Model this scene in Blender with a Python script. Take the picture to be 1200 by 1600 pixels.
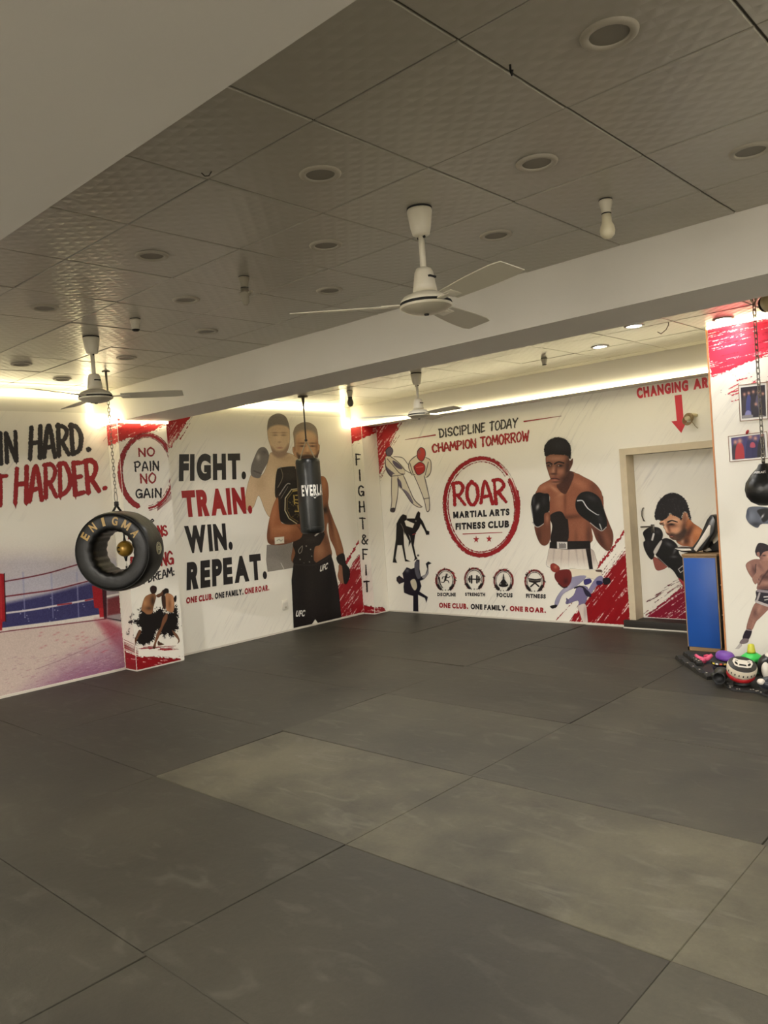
import bpy, bmesh, math, random
import numpy as np
from mathutils import Vector, Matrix

# ------------------------------------------------------------------ clear
for _o in list(bpy.data.objects):
    bpy.data.objects.remove(_o, do_unlink=True)
SC = bpy.context.scene
COL = SC.collection
PI = math.pi
R_ = math.radians

# ------------------------------------------------------------------ camera
FPX = 1222.0                                   # focal length in pixels for 1200 x 1600
YAW, PITCH, ROLL = -0.7449, -0.0247, -0.0717
CAM = np.array([0.0, 0.0, 1.641])


def cam_axes(y, p, r):
    a = np.array([math.sin(y) * math.cos(p), math.cos(y) * math.cos(p), math.sin(p)])
    r0 = np.array([math.cos(y), -math.sin(y), 0.0])
    u0 = np.cross(r0, a)
    return (math.cos(r) * r0 + math.sin(r) * u0, -math.sin(r) * r0 + math.cos(r) * u0, a)


RT, UP, FW = cam_axes(YAW, PITCH, ROLL)
cd = bpy.data.cameras.new('camera')
cam = bpy.data.objects.new('camera', cd)
COL.objects.link(cam)
cd.sensor_fit = 'VERTICAL'
cd.sensor_height = 36.0
cd.lens = 36.0 * FPX / 1600.0
cd.clip_start = 0.05
cam.matrix_world = Matrix(((RT[0], UP[0], -FW[0], CAM[0]), (RT[1], UP[1], -FW[1], CAM[1]),
                           (RT[2], UP[2], -FW[2], CAM[2]), (0, 0, 0, 1)))
SC.camera = cam

# ------------------------------------------------------------------ light and exposure
SC.view_settings.view_transform = 'Standard'
SC.view_settings.look = 'None'
SC.view_settings.gamma = 1.0
SC.view_settings.use_curve_mapping = False
SC.view_settings.exposure = 2.2
SC.cycles.max_bounces = 8
SC.cycles.diffuse_bounces = 5
SC.cycles.glossy_bounces = 3
SC.cycles.transparent_max_bounces = 16
SC.cycles.sample_clamp_indirect = 3.0
SC.cycles.caustics_reflective = False
SC.cycles.caustics_refractive = False
try:
    SC.cycles.use_denoising = True
    SC.cycles.denoiser = 'OPENIMAGEDENOISE'
except Exception:
    pass
wd = bpy.data.worlds.new('world')
SC.world = wd
wd.use_nodes = True
wd.node_tree.nodes['Background'].inputs[0].default_value = (0.02, 0.02, 0.022, 1)
wd.node_tree.nodes['Background'].inputs[1].default_value = 0.3

LED_STRENGTH = 4.0          # warm strips along the wall tops
LED_COL = (1.0, 0.87, 0.52)
SPOT_W = 9.0                # each lit downlight of the far bay (watts)
FILL_W = 100.0               # each unseen fill lamp added behind or beside the camera
FILL_COL = (1.0, 0.955, 0.91)


# ------------------------------------------------------------------ projection helpers (a point of the photograph on a known plane of the room)
def ray(px, py):
    return FW + RT * (px - 600) / FPX - UP * (py - 800) / FPX


def on(px, py, ax, v):
    d = ray(px, py)
    t = (v - CAM[ax]) / d[ax]
    return CAM + t * d


# ------------------------------------------------------------------ object helpers
def link(name, me, parent=None):
    o = bpy.data.objects.new(name, me)
    COL.objects.link(o)
    if parent:
        o.parent = parent
    return o


def tag(o, label=None, cat=None, group=None, kind=None):
    if label: o['label'] = label
    if cat: o['category'] = cat
    if group: o['group'] = group
    if kind: o['kind'] = kind
    return o


def thing(name, label, cat, loc=(0, 0, 0), group=None, rz=0.0):
    o = link(name, None)
    o.empty_display_size = 0.05
    o.location = loc
    o.rotation_euler = (0, 0, rz)
    return tag(o, label, cat, group)


def copy_tree(o, parent=None):
    c = o.copy()
    COL.objects.link(c)
    if parent:
        c.parent = parent
    for ch in [x for x in bpy.data.objects if x.parent == o]:
        copy_tree(ch, c)
    return c


class Geo:
    """collects verts / faces, then links them as ONE mesh object"""
    def __init__(s):
        s.v = []; s.f = []; s.m = []; s.sm = []

    def add(s, V, F, mi=0, M=None, smooth=False):
        b = len(s.v)
        for p in V:
            p = Vector(p)
            s.v.append(tuple(M @ p) if M is not None else tuple(p))
        for f in F:
            s.f.append(tuple(i + b for i in f)); s.m.append(mi); s.sm.append(smooth)
        return s

    def box(s, lo, hi, mi=0, M=None, bev=0.0, seg=2):
        if bev <= 0:
            x0, y0, z0 = lo; x1, y1, z1 = hi
            V = [(x0, y0, z0), (x1, y0, z0), (x1, y1, z0), (x0, y1, z0), (x0, y0, z1), (x1, y0, z1), (x1, y1, z1), (x0, y1, z1)]
            F = [(3, 2, 1, 0), (4, 5, 6, 7), (0, 1, 5, 4), (1, 2, 6, 5), (2, 3, 7, 6), (3, 0, 4, 7)]
            return s.add(V, F, mi, M)
        bm = bmesh.new()
        bmesh.ops.create_cube(bm, size=1)
        for v in bm.verts:
            v.co = Vector([(lo[k] + hi[k]) / 2 + v.co[k] * (hi[k] - lo[k]) for k in range(3)])
        bmesh.ops.bevel(bm, geom=bm.edges[:], offset=bev, segments=seg, affect='EDGES', profile=0.5)
        return s.bm(bm, mi, M, True)

    def bm(s, bm, mi=0, M=None, smooth=False):
        bm.verts.index_update()
        s.add([v.co for v in bm.verts], [[v.index for v in f.verts] for f in bm.faces], mi, M, smooth)
        bm.free()
        return s

    def lathe(s, prof, n=32, mi=0, M=None, smooth=True, caps=True):
        V = []; F = []
        k = len(prof)
        for i in range(n):
            a = 2 * PI * i / n
            for r, z in prof:
                V.append((r * math.cos(a), r * math.sin(a), z))
        for i in range(n):
            j = (i + 1) % n
            for q in range(k - 1):
                F.append((i * k + q, j * k + q, j * k + q + 1, i * k + q + 1))
        if caps:
            if prof[0][0] > 1e-5: F.append(tuple(i * k for i in range(n))[::-1])
            if prof[-1][0] > 1e-5: F.append(tuple(i * k + k - 1 for i in range(n)))
        return s.add(V, F, mi, M, smooth)

    def tube(s, pts, r, n=8, mi=0, M=None, closed=False, smooth=True):
        pts = [Vector(p) for p in pts]
        rs = r if isinstance(r, (list, tuple)) else [r] * len(pts)
        V = []; F = []
        N = len(pts)
        ref = None
        for i, p in enumerate(pts):
            if closed:
                t = pts[(i + 1) % N] - pts[i - 1]
            else:
                t = pts[min(i + 1, N - 1)] - pts[max(i - 1, 0)]
            t.normalize()
            if ref is None:
                ref = Vector((0, 0, 1)) if abs(t.z) < 0.9 else Vector((1, 0, 0))
            a = t.cross(ref)
            if a.length < 1e-5: a = t.cross(Vector((0.3, 1, 0.2)))
            a.normalize(); b = t.cross(a); ref = -b if False else a.cross(t)
            for q in range(n):
                an = 2 * PI * q / n
                V.append(p + (a * math.cos(an) + b * math.sin(an)) * rs[i])
        for i in range(N if closed else N - 1):
            j = (i + 1) % N
            for q in range(n):
                w = (q + 1) % n
                F.append((i * n + q, i * n + w, j * n + w, j * n + q))
        if not closed:
            F.append(tuple(range(n))[::-1]); F.append(tuple((N - 1) * n + q for q in range(n)))
        return s.add(V, F, mi, M, smooth)

    def prism(s, prof, axis_pts, mi=0, M=None, bev=0.0, seg=2):
        """closed 2-D profile (x,z) extruded along local y between the two values"""
        bm = bmesh.new()
        y0, y1 = axis_pts
        a = [bm.verts.new((x, y0, z)) for x, z in prof]
        f = bm.faces.new(a)
        r = bmesh.ops.extrude_face_region(bm, geom=[f])
        for v in r['geom']:
            if isinstance(v, bmesh.types.BMVert): v.co.y = y1
        bmesh.ops.recalc_face_normals(bm, faces=bm.faces[:])
        if bev > 0:
            bmesh.ops.bevel(bm, geom=bm.edges[:], offset=bev, segments=seg, affect='EDGES', profile=0.5, clamp_overlap=True)
        return s.bm(bm, mi, M, bev > 0)

    def sphere(s, c, r, n=20, mi=0, M=None, sc=(1, 1, 1), rot=None):
        bm = bmesh.new()
        bmesh.ops.create_uvsphere(bm, u_segments=n, v_segments=max(6, n // 2), radius=r)
        for v in bm.verts:
            p = Vector((v.co.x * sc[0], v.co.y * sc[1], v.co.z * sc[2]))
            if rot is not None: p = rot @ p
            v.co = p + Vector(c)
        return s.bm(bm, mi, M, True)

    def build(s, name, mats, parent=None, world=False):
        me = bpy.data.meshes.new(name)
        V = s.v
        if world and parent is not None:
            L = parent.location
            V = [(p[0] - L.x, p[1] - L.y, p[2] - L.z) for p in V]
        me.from_pydata(V, [], s.f)
        for m in (mats if isinstance(mats, (list, tuple)) else [mats]):
            me.materials.append(m)
        me.polygons.foreach_set('material_index', s.m)
        me.polygons.foreach_set('use_smooth', s.sm)
        me.update()
        o = link(name, me, parent)
        return o


# ------------------------------------------------------------------ materials
def lin(c):
    c = np.asarray(c, float)
    return np.where(c <= 0.04045, c / 12.92, ((c + 0.055) / 1.055) ** 2.4)


def rgb(r, g, b):
    return tuple(float(x) for x in lin(np.array([r, g, b]) / 255.0)) + (1.0,)


def newmat(name):
    m = bpy.data.materials.new(name)
    m.use_nodes = True
    nt = m.node_tree
    return m, nt, nt.nodes['Principled BSDF']


def mat(name, col, rough=0.5, metal=0.0, spec=0.5, var=0.0, vscale=8.0, bump=0.0, bscale=60.0, emit=None, estr=0.0):
    m, nt, p = newmat(name)
    p.inputs['Base Color'].default_value = col
    p.inputs['Roughness'].default_value = rough
    p.inputs['Metallic'].default_value = metal
    p.inputs['Specular IOR Level'].default_value = spec
    if emit:
        p.inputs['Emission Color'].default_value = emit
        p.inputs['Emission Strength'].default_value = estr
    tc = nt.nodes.new('ShaderNodeTexCoord')
    if var > 0:
        n = nt.nodes.new('ShaderNodeTexNoise'); n.inputs['Scale'].default_value = vscale; n.inputs['Detail'].default_value = 5
        nt.links.new(tc.outputs['Object'], n.inputs['Vector'])
        mr = nt.nodes.new('ShaderNodeMapRange')
        mr.inputs['From Min'].default_value = 0.3; mr.inputs['From Max'].default_value = 0.7
        mr.inputs['To Min'].default_value = 1 - var; mr.inputs['To Max'].default_value = 1 + var
        nt.links.new(n.outputs['Fac'], mr.inputs['Value'])
        mx = nt.nodes.new('ShaderNodeVectorMath'); mx.operation = 'SCALE'
        mx.inputs[0].default_value = col[:3]
        nt.links.new(mr.outputs['Result'], mx.inputs['Scale'])
        nt.links.new(mx.outputs['Vector'], p.inputs['Base Color'])
    if bump > 0:
        n2 = nt.nodes.new('ShaderNodeTexNoise'); n2.inputs['Scale'].default_value = bscale; n2.inputs['Detail'].default_value = 4
        nt.links.new(tc.outputs['Object'], n2.inputs['Vector'])
        b = nt.nodes.new('ShaderNodeBump'); b.inputs['Strength'].default_value = bump; b.inputs['Distance'].default_value = 0.01
        nt.links.new(n2.outputs['Fac'], b.inputs['Height'])
        nt.links.new(b.outputs['Normal'], p.inputs['Normal'])
    return m


def emitter(name, col, strength):
    m, nt, p = newmat(name)
    p.inputs['Base Color'].default_value = (0.8, 0.8, 0.75, 1)
    p.inputs['Emission Color'].default_value = tuple(col) + (1,)
    p.inputs['Emission Strength'].default_value = strength
    return m


PAPER = (238, 234, 222)


def paper_mat():
    """off-white vinyl print with faint grey diagonal brush scratches"""
    m, nt, p = newmat('vinyl_print_paper')
    N = nt.nodes; L = nt.links
    g = N.new('ShaderNodeNewGeometry')
    sep = N.new('ShaderNodeSeparateXYZ'); L.new(g.outputs['Position'], sep.inputs[0])
    add = N.new('ShaderNodeMath'); add.operation = 'ADD'; L.new(sep.outputs['X'], add.inputs[0]); L.new(sep.outputs['Y'], add.inputs[1])
    # along = h*0.6+z*0.8 ; across = h*0.8-z*0.6
    cb = N.new('ShaderNodeCombineXYZ')
    def lc(a, b):
        m1 = N.new('ShaderNodeMath'); m1.operation = 'MULTIPLY'; m1.inputs[1].default_value = a; L.new(add.outputs[0], m1.inputs[0])
        m2 = N.new('ShaderNodeMath'); m2.operation = 'MULTIPLY_ADD'; m2.inputs[1].default_value = b
        L.new(sep.outputs['Z'], m2.inputs[0]); L.new(m1.outputs[0], m2.inputs[2])
        return m2
    L.new(lc(0.62 * 1.6, 0.78 * 1.6).outputs[0], cb.inputs[0]); L.new(lc(0.78 * 26, -0.62 * 26).outputs[0], cb.inputs[1])
    n1 = N.new('ShaderNodeTexNoise'); n1.inputs['Scale'].default_value = 1.0; n1.inputs['Detail'].default_value = 6; n1.inputs['Roughness'].default_value = 0.7
    L.new(cb.outputs[0], n1.inputs['Vector'])
    r1 = N.new('ShaderNodeMapRange'); r1.inputs['From Min'].default_value = 0.52; r1.inputs['From Max'].default_value = 0.66
    L.new(n1.outputs['Fac'], r1.inputs['Value'])
    n2 = N.new('ShaderNodeTexNoise'); n2.inputs['Scale'].default_value = 1.3; n2.inputs['Detail'].default_value = 3
    L.new(g.outputs['Position'], n2.inputs['Vector'])
    r2 = N.new('ShaderNodeMapRange'); r2.inputs['From Min'].default_value = 0.46; r2.inputs['From Max'].default_value = 0.68
    L.new(n2.outputs['Fac'], r2.inputs['Value'])
    mu = N.new('ShaderNodeMath'); mu.operation = 'MULTIPLY'; L.new(r1.outputs[0], mu.inputs[0]); L.new(r2.outputs[0], mu.inputs[1])
    m3 = N.new('ShaderNodeMath'); m3.operation = 'MULTIPLY'; m3.inputs[1].default_value = 0.5; L.new(mu.outputs[0], m3.inputs[0])
    mix = N.new('ShaderNodeMix'); mix.data_type = 'RGBA'
    mix.inputs[6].default_value = rgb(*PAPER); mix.inputs[7].default_value = rgb(176, 172, 170)
    L.new(m3.outputs[0], mix.inputs[0])
    L.new(mix.outputs[2], p.inputs['Base Color'])
    p.inputs['Roughness'].default_value = 0.34
    p.inputs['Specular IOR Level'].default_value = 0.35
    n3 = N.new('ShaderNodeTexNoise'); n3.inputs['Scale'].default_value = 5; L.new(g.outputs['Position'], n3.inputs['Vector'])
    b = N.new('ShaderNodeBump'); b.inputs['Strength'].default_value = 0.12; b.inputs['Distance'].default_value = 0.01
    L.new(n3.outputs['Fac'], b.inputs['Height']); L.new(b.outputs['Normal'], p.inputs['Normal'])
    return m


def print_mat():
    """ink of the printed pictures: colour and coverage come with the print's own mesh"""
    m, nt, p = newmat('vinyl_print_ink')
    N = nt.nodes; L = nt.links
    at = N.new('ShaderNodeAttribute'); at.attribute_name = 'ink'
    L.new(at.outputs['Color'], p.inputs['Base Color'])
    p.inputs['Roughness'].default_value = 0.36; p.inputs['Specular IOR Level'].default_value = 0.3
    tr = N.new('ShaderNodeBsdfTransparent'); mx = N.new('ShaderNodeMixShader')
    L.new(at.outputs['Alpha'], mx.inputs[0]); L.new(tr.outputs[0], mx.inputs[1]); L.new(p.outputs[0], mx.inputs[2])
    L.new(mx.outputs[0], N['Material Output'].inputs['Surface'])
    return m


def ceiling_mat():
    """vinyl faced ceiling tile with a small embossed diamond pattern"""
    m, nt, p = newmat('ceiling_tile')
    N = nt.nodes; L = nt.links
    p.inputs['Base Color'].default_value = rgb(174, 169, 156)
    p.inputs['Roughness'].default_value = 0.28
    p.inputs['Specular IOR Level'].default_value = 0.55
    g = N.new('ShaderNodeNewGeometry')
    sep = N.new('ShaderNodeSeparateXYZ'); L.new(g.outputs['Position'], sep.inputs[0])
    outs = []
    for sgn in (1, -1):
        a = N.new('ShaderNodeMath'); a.operation = 'MULTIPLY'; a.inputs[1].default_value = sgn; L.new(sep.outputs['Y'], a.inputs[0])
        b = N.new('ShaderNodeMath'); b.operation = 'ADD'; L.new(sep.outputs['X'], b.inputs[0]); L.new(a.outputs[0], b.inputs[1])
        c = N.new('ShaderNodeMath'); c.operation = 'MULTIPLY'; c.inputs[1].default_value = 2 * PI / 0.085 ; L.new(b.outputs[0], c.inputs[0])
        d = N.new('ShaderNodeMath'); d.operation = 'SINE'; L.new(c.outputs[0], d.inputs[0])
        outs.append(d)
    e = N.new('ShaderNodeMath'); e.operation = 'MAXIMUM'; L.new(outs[0].outputs[0], e.inputs[0]); L.new(outs[1].outputs[0], e.inputs[1])
    bp = N.new('ShaderNodeBump'); bp.inputs['Strength'].default_value = 0.45; bp.inputs['Distance'].default_value = 0.0016
    L.new(e.outputs[0], bp.inputs['Height']); L.new(bp.outputs['Normal'], p.inputs['Normal'])
    return m


def mat_floor(name, lo, hi, dust):
    """dark grey-olive rubber: scuffs, dust, wear, and light painted in by the lighter tones"""
    m, nt, p = newmat(name)
    N = nt.nodes; L = nt.links
    g = N.new('ShaderNodeNewGeometry')
    n1 = N.new('ShaderNodeTexNoise'); n1.inputs['Scale'].default_value = 1.1; n1.inputs['Detail'].default_value = 8; n1.inputs['Roughness'].default_value = 0.62
    L.new(g.outputs['Position'], n1.inputs['Vector'])
    mp = N.new('ShaderNodeMapping'); mp.inputs['Rotation'].default_value = (0, 0, 0.7); mp.inputs['Scale'].default_value = (2.0, 5.0, 1)
    L.new(g.outputs['Position'], mp.inputs['Vector'])
    n2 = N.new('ShaderNodeTexNoise'); n2.inputs['Scale'].default_value = 1.5; n2.inputs['Detail'].default_value = 6; n2.inputs['Distortion'].default_value = 1.5
    L.new(mp.outputs[0], n2.inputs['Vector'])
    n3 = N.new('ShaderNodeTexNoise'); n3.inputs['Scale'].default_value = 45; n3.inputs['Detail'].default_value = 8; n3.inputs['Roughness'].default_value = 0.85
    L.new(g.outputs['Position'], n3.inputs['Vector'])
    r1 = N.new('ShaderNodeValToRGB'); L.new(n1.outputs['Fac'], r1.inputs[0])
    r1.color_ramp.elements[0].position = 0.38; r1.color_ramp.elements[0].color = rgb(*lo)
    r1.color_ramp.elements[1].position = 0.64; r1.color_ramp.elements[1].color = rgb(*hi)
    r2 = N.new('ShaderNodeMapRange'); r2.inputs['From Min'].default_value = 0.55; r2.inputs['From Max'].default_value = 0.8
    r2.inputs['To Max'].default_value = dust
    L.new(n2.outputs['Fac'], r2.inputs['Value'])
    mx = N.new('ShaderNodeMix'); mx.data_type = 'RGBA'; L.new(r2.outputs[0], mx.inputs[0]); L.new(r1.outputs[0], mx.inputs[6])
    mx.inputs[7].default_value = rgb(126, 122, 108)
    r3 = N.new('ShaderNodeMapRange'); r3.inputs['From Min'].default_value = 0.3; r3.inputs['From Max'].default_value = 0.7
    r3.inputs['To Min'].default_value = 0.86; r3.inputs['To Max'].default_value = 1.14
    L.new(n3.outputs['Fac'], r3.inputs['Value'])
    vm = N.new('ShaderNodeVectorMath'); vm.operation = 'SCALE'; L.new(mx.outputs[2], vm.inputs[0]); L.new(r3.outputs[0], vm.inputs['Scale'])
    L.new(vm.outputs[0], p.inputs['Base Color'])
    rr = N.new('ShaderNodeMapRange'); rr.inputs['To Min'].default_value = 0.42; rr.inputs['To Max'].default_value = 0.62
    L.new(n1.outputs['Fac'], rr.inputs['Value']); L.new(rr.outputs[0], p.inputs['Roughness'])
    p.inputs['Specular IOR Level'].default_value = 0.4
    bp = N.new('ShaderNodeBump'); bp.inputs['Strength'].default_value = 0.25; bp.inputs['Distance'].default_value = 0.004
    L.new(n3.outputs['Fac'], bp.inputs['Height'])
    b2 = N.new('ShaderNodeBump'); b2.inputs['Strength'].default_value = 0.3; b2.inputs['Distance'].default_value = 0.03
    L.new(n1.outputs['Fac'], b2.inputs['Height']); L.new(bp.outputs['Normal'], b2.inputs['Normal'])
    L.new(b2.outputs['Normal'], p.inputs['Normal'])
    return m


M_PAPER = paper_mat()
M_INK = print_mat()
M_CEIL = ceiling_mat()
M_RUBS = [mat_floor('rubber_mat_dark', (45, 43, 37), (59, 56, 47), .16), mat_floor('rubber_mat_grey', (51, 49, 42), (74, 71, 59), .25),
          mat_floor('rubber_mat_worn_lit', (56, 53, 44), (98, 94, 76), .40)]
M_BACKING = mat('mat_gap_dark', rgb(26, 26, 24), 0.9)
M_TBAR = mat('ceiling_joint_dark', rgb(88, 84, 74), 0.8)
M_WALL = mat('wall_paint_cream', rgb(214, 210, 198), 0.55, var=0.03, vscale=3, bump=0.08, bscale=30)
M_BEAM = mat('beam_paint_white', rgb(214, 210, 202), 0.6, var=0.02, vscale=2, bump=0.06, bscale=40)
M_LED = emitter('led_strip_glow', LED_COL, LED_STRENGTH)
M_WHITE = mat('white_enamel', rgb(222, 218, 204), 0.35)
M_WHITEP = mat('white_plastic', rgb(226, 222, 210), 0.45)
M_DARK = mat('dark_gap', rgb(22, 21, 19), 0.8)
M_STEEL = mat('chain_steel', rgb(120, 116, 106), 0.35, metal=0.9)
M_CHROME = mat('chrome', rgb(210, 210, 205), 0.15, metal=1.0)
M_BLKLEATHER = mat('black_leather', rgb(24, 24, 24), 0.36, spec=0.55, bump=0.25, bscale=25)
M_BLACK = mat('black_rubber', rgb(18, 18, 18), 0.55)
M_BLKTEXT = mat('black_print', rgb(28, 26, 28), 0.4)
M_REDTEXT = mat('red_print', rgb(158, 34, 38), 0.4)
M_WHITETEXT = mat('white_print', rgb(236, 234, 228), 0.4)
# ------------------------------------------------------------------ the setting
ZC, ZC2, ZB = 2.886, 2.84, 2.56            # ceiling of the near bay, of the far bay, underside of the beams
XL, YB = -7.544, 7.919                     # left wall, back wall
YP = 6.75                                  # partition face
BY0, BY1 = 4.09, 4.62                      # middle beam
SY = 1.10                                  # edge of the wide soffit over the camera
XR, YF = 3.2, -4.2


def struct(name, g, mats):
    o = g.build(name, mats)
    o['kind'] = 'structure'
    return o


# floor: rubber mats laid wall to wall, each a little off its neighbours
random.seed(4)
g = Geo()
g.box((XL - 0.2, YF - 0.2, -0.12), (XR + 0.2, YB + 0.6, -0.018), 3)
yrows = [-4.2, -3.75, -2.72, -1.68, -0.64, 0.40, 1.42, 2.485, 3.505, 4.62, 5.68, 6.72, 7.919]
xs = [-7.544, -5.95, -4.36, -2.69, -1.13, 0.46, 2.05, 3.2]
for r in range(len(yrows) - 1):
    for c in range(len(xs) - 1):
        jx = 0.0 if r in (0,) else [0, .02, -.02, .015, 0, 0.03, 0.0, 0.0, -0.02, -0.015, 0.01, 0.02][r]
        x0 = xs[c] + (jx if c else 0); x1 = xs[c + 1] + (jx if c < len(xs) - 2 else 0)
        gp = random.choice([0.001, 0.0012, 0.0015, 0.003])
        tone = {(7, 3): 2, (7, 4): 2, (7, 2): 2, (6, 4): 1, (6, 5): 1, (5, 5): 1, (8, 3): 1, (8, 2): 1, (8, 4): 1, (8, 5): 1, (6, 3): 0, (7, 5): 1, (9, 4): 1, (9, 3): 1}.get((r, c), 0)  # lighter mats paint in the floor's pool of light along with wear
        dz = random.uniform(-0.003, 0.003)
        bm = bmesh.new()
        bmesh.ops.create_cube(bm, size=1)
        lo = (x0 + gp / 2, yrows[r] + gp, -0.02); hi = (x1 - gp / 2, yrows[r + 1] - gp / 2, 0.0)
        for v in bm.verts:
            top = v.co.z > 0
            v.co = Vector([(lo[k] + hi[k]) / 2 + v.co[k] * (hi[k] - lo[k]) for k in range(3)])
            v.co.x += random.uniform(-.003, .003); v.co.y += random.uniform(-.002, .002)
            if top: v.co.z += random.uniform(-0.003, 0.002)
        bmesh.ops.bevel(bm, geom=[e for e in bm.edges if e.verts[0].co.z > -0.01 and e.verts[1].co.z > -0.01], offset=0.0018, segments=2, affect='EDGES')
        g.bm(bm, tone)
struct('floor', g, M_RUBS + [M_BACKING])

# walls
g = Geo(); g.box((XL - 0.15, YF - 0.15, -0.1), (XL, YB + 0.4, 3.0)); struct('wall_left', g, [M_WALL])
DX0, DX1, DZ = -3.742, -2.70, 1.86
LEAF = 0.165          # door opening
g = Geo()
g.box((XL, YB, -0.1), (DX0, YB + 0.2, 3.0)); g.box((DX1, YB, -0.1), (XR + .15, YB + 0.2, 3.0)); g.box((DX0, YB, DZ), (DX1, YB + 0.2, 3.0))
struct('wall_back', g, [M_WALL])
g = Geo(); g.box((XR, YF - 0.15, -0.1), (XR + 0.15, YB, 3.0)); struct('wall_right', g, [M_WALL])
g = Geo(); g.box((XL, YF - 0.15, -0.1), (XR, YF, 3.0)); struct('wall_front', g, [M_WALL])
# partition in front of the back wall on the right
g = Geo(); g.box((-2.40, YP, -0.01), (XR, YB, ZC2 + 0.02)); struct('wall_partition', g, [M_WALL])
M_ORANGE = mat('varnished_wood_edge', rgb(196, 132, 84), 0.45, var=0.08, vscale=6)
g = Geo(); g.box((-2.412, YP - 0.004, 0.0), (-2.399, YP + 0.05, ZC2 - 0.015)); struct('trim_1', g, [M_ORANGE])

# pillars that carry the beams
for n, y0, y1, x1 in (('pillar', 4.06, 4.62, -7.325), ('pillar', 7.63, YB, -7.34)):
    g = Geo(); g.box((XL, y0, -0.01), (x1, y1, ZB + 0.01)); struct(n, g, [M_WALL])

# beams: middle, back, wide soffit above the camera
g = Geo(); g.box((XL, BY0, ZB), (XR, BY1, 3.0)); struct('ceiling_beam', g, [M_BEAM])
g = Geo(); g.box((XL, 7.65, ZB), (-2.4, YB, 3.0)); struct('ceiling_beam', g, [M_BEAM])
g = Geo(); g.box((XL, -0.35, ZB), (XR, SY, 3.0)); struct('ceiling_beam', g, [M_BEAM])

# ceiling: tile grid 0.6 m
g = Geo()


def tiles(y_edges, x_edges, z):
    for a in range(len(y_edges) - 1):
        for b in range(len(x_edges) - 1):
            gx = 0.004; gy = 0.003
            bm = bmesh.new(); bmesh.ops.create_cube(bm, size=1)
            lo = (x_edges[b] + gx, y_edges[a] + gy, z); hi = (x_edges[b + 1] - gx, y_edges[a + 1] - gy, z + 0.02)
            for v in bm.verts:
                v.co = Vector([(lo[k] + hi[k]) / 2 + v.co[k] * (hi[k] - lo[k]) for k in range(3)])
            for v in bm.verts:
                if v.co.z < z + 0.01: v.co.z += random.uniform(-0.002, 0.002)
            bmesh.ops.bevel(bm, geom=[e for e in bm.edges if e.verts[0].co.z < z + .01 and e.verts[1].co.z < z + .01], offset=0.003, segments=1, affect='EDGES')
            g.bm(bm, 0)


xe = [x for x in [-3.682 + 0.6 * j for j in range(-6, 12)] if XL < x < XR]
xe = [XL] + xe + [XR]
ye = [SY] + [1.835 + 0.6 * i for i in range(-1, 4)] + [BY0]
tiles(ye, xe, ZC)
ye2 = [BY1] + [4.62 + 0.42 + 0.6 * i for i in range(0, 5)] + [7.65]
tiles(ye2, xe, ZC2)
g.box((XL, SY - .02, ZC + 0.008), (XR, BY0 + .02, ZC + 0.06), 1)
g.box((XL, BY1 - .02, ZC2 + 0.008), (XR, YB, ZC2 + 0.06), 1)
g.box((XL, YF, ZC), (XR, -0.33, ZC + 0.06), 0)
struct('ceiling', g, [M_CEIL, M_TBAR])

# ------------------------------------------------------------------ door in the back wall
M_JAMB = mat('door_frame_cream', rgb(206, 192, 164), 0.5, var=0.05, vscale=10)
g = Geo()
bx0, bx1, bz = -3.808, -2.66, 1.925
g.box((bx0, YB - 0.012, 0.085), (DX0 + .005, YB + 0.20, DZ - .005)); g.box((DX1 - .005, YB - 0.012, 0.085), (bx1 + .14, YB + 0.20, DZ - .005))
g.box((bx0, YB - 0.012, DZ - .005), (bx1 + .14, YB + 0.20, bz))
frame = g.build('door_frame', M_JAMB)
door = thing('door_1', 'white door printed with a boxer in black gloves, under the changing area sign', 'door', (DX0, YB, 0))
door['kind'] = 'structure'
frame.parent = door; frame.matrix_parent_inverse = Matrix.Translation((-DX0, -YB, 0))
g = Geo(); g.box((DX0 + 0.008, YB + LEAF, 0.085), (DX1 - 0.008, YB + 0.20, DZ - 0.008)); g.build('door_leaf', M_PAPER, door, True)
g = Geo()
M_PULL = mat('door_handle_steel', rgb(92, 88, 82), 0.3, metal=0.8)
P = on(1001, 823.5, 1, YB + LEAF - .015); Q = on(1019, 822.5, 1, YB + LEAF - .015)
g.tube([P, (P + Q) / 2, Q], 0.008); g.tube([Q, Q + np.array([0, .016, 0])], 0.011)
g.box((Q[0] - 0.02, YB + LEAF - .006, Q[2] - 0.07), (Q[0] + 0.02, YB + LEAF + .001, Q[2] + 0.02), bev=0.003)
g.build('door_handle', M_PULL, door, True)
g = Geo()
pp = [on(x, y, 1, YB + LEAF - .02 - 0.012 * k) for (x, y, k) in [(1004.6, 794, 0), (1003, 799, 1), (1003, 806, 1), (1006, 814, 0)]]
g.tube([pp[0] + np.array([0, .02, 0])] + pp + [pp[-1] + np.array([0, .02, 0])], 0.006)
g.build('pull_handle', M_PULL, door, True)
M_STEP = mat('step_dark_rubber', rgb(36, 32, 28), 0.6, var=0.1)
g = Geo(); g.box((-3.86, YB - 0.06, 0.0), (-2.6, YB + 0.20, 0.085), bev=0.004); struct('trim_2', g, [M_STEP])
M_SKIRT = mat('white_edge_strip', rgb(216, 210, 196), 0.5)
g = Geo(); g.box((-7.34, YB - 0.008, 0.0), (-3.86, YB - 0.003, 0.02)); g.box((-3.86, YB - 0.068, 0.0), (-2.6, YB - 0.0605, 0.014)); struct('baseboard_back', g, [M_SKIRT])
g = Geo(); g.box((XL + .003, YF, 0.0), (XL + .008, 4.05, 0.018)); g.box((XL + .003, 4.63, 0.0), (XL + .008, 7.62, 0.018)); struct('baseboard_left', g, [M_SKIRT])
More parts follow.
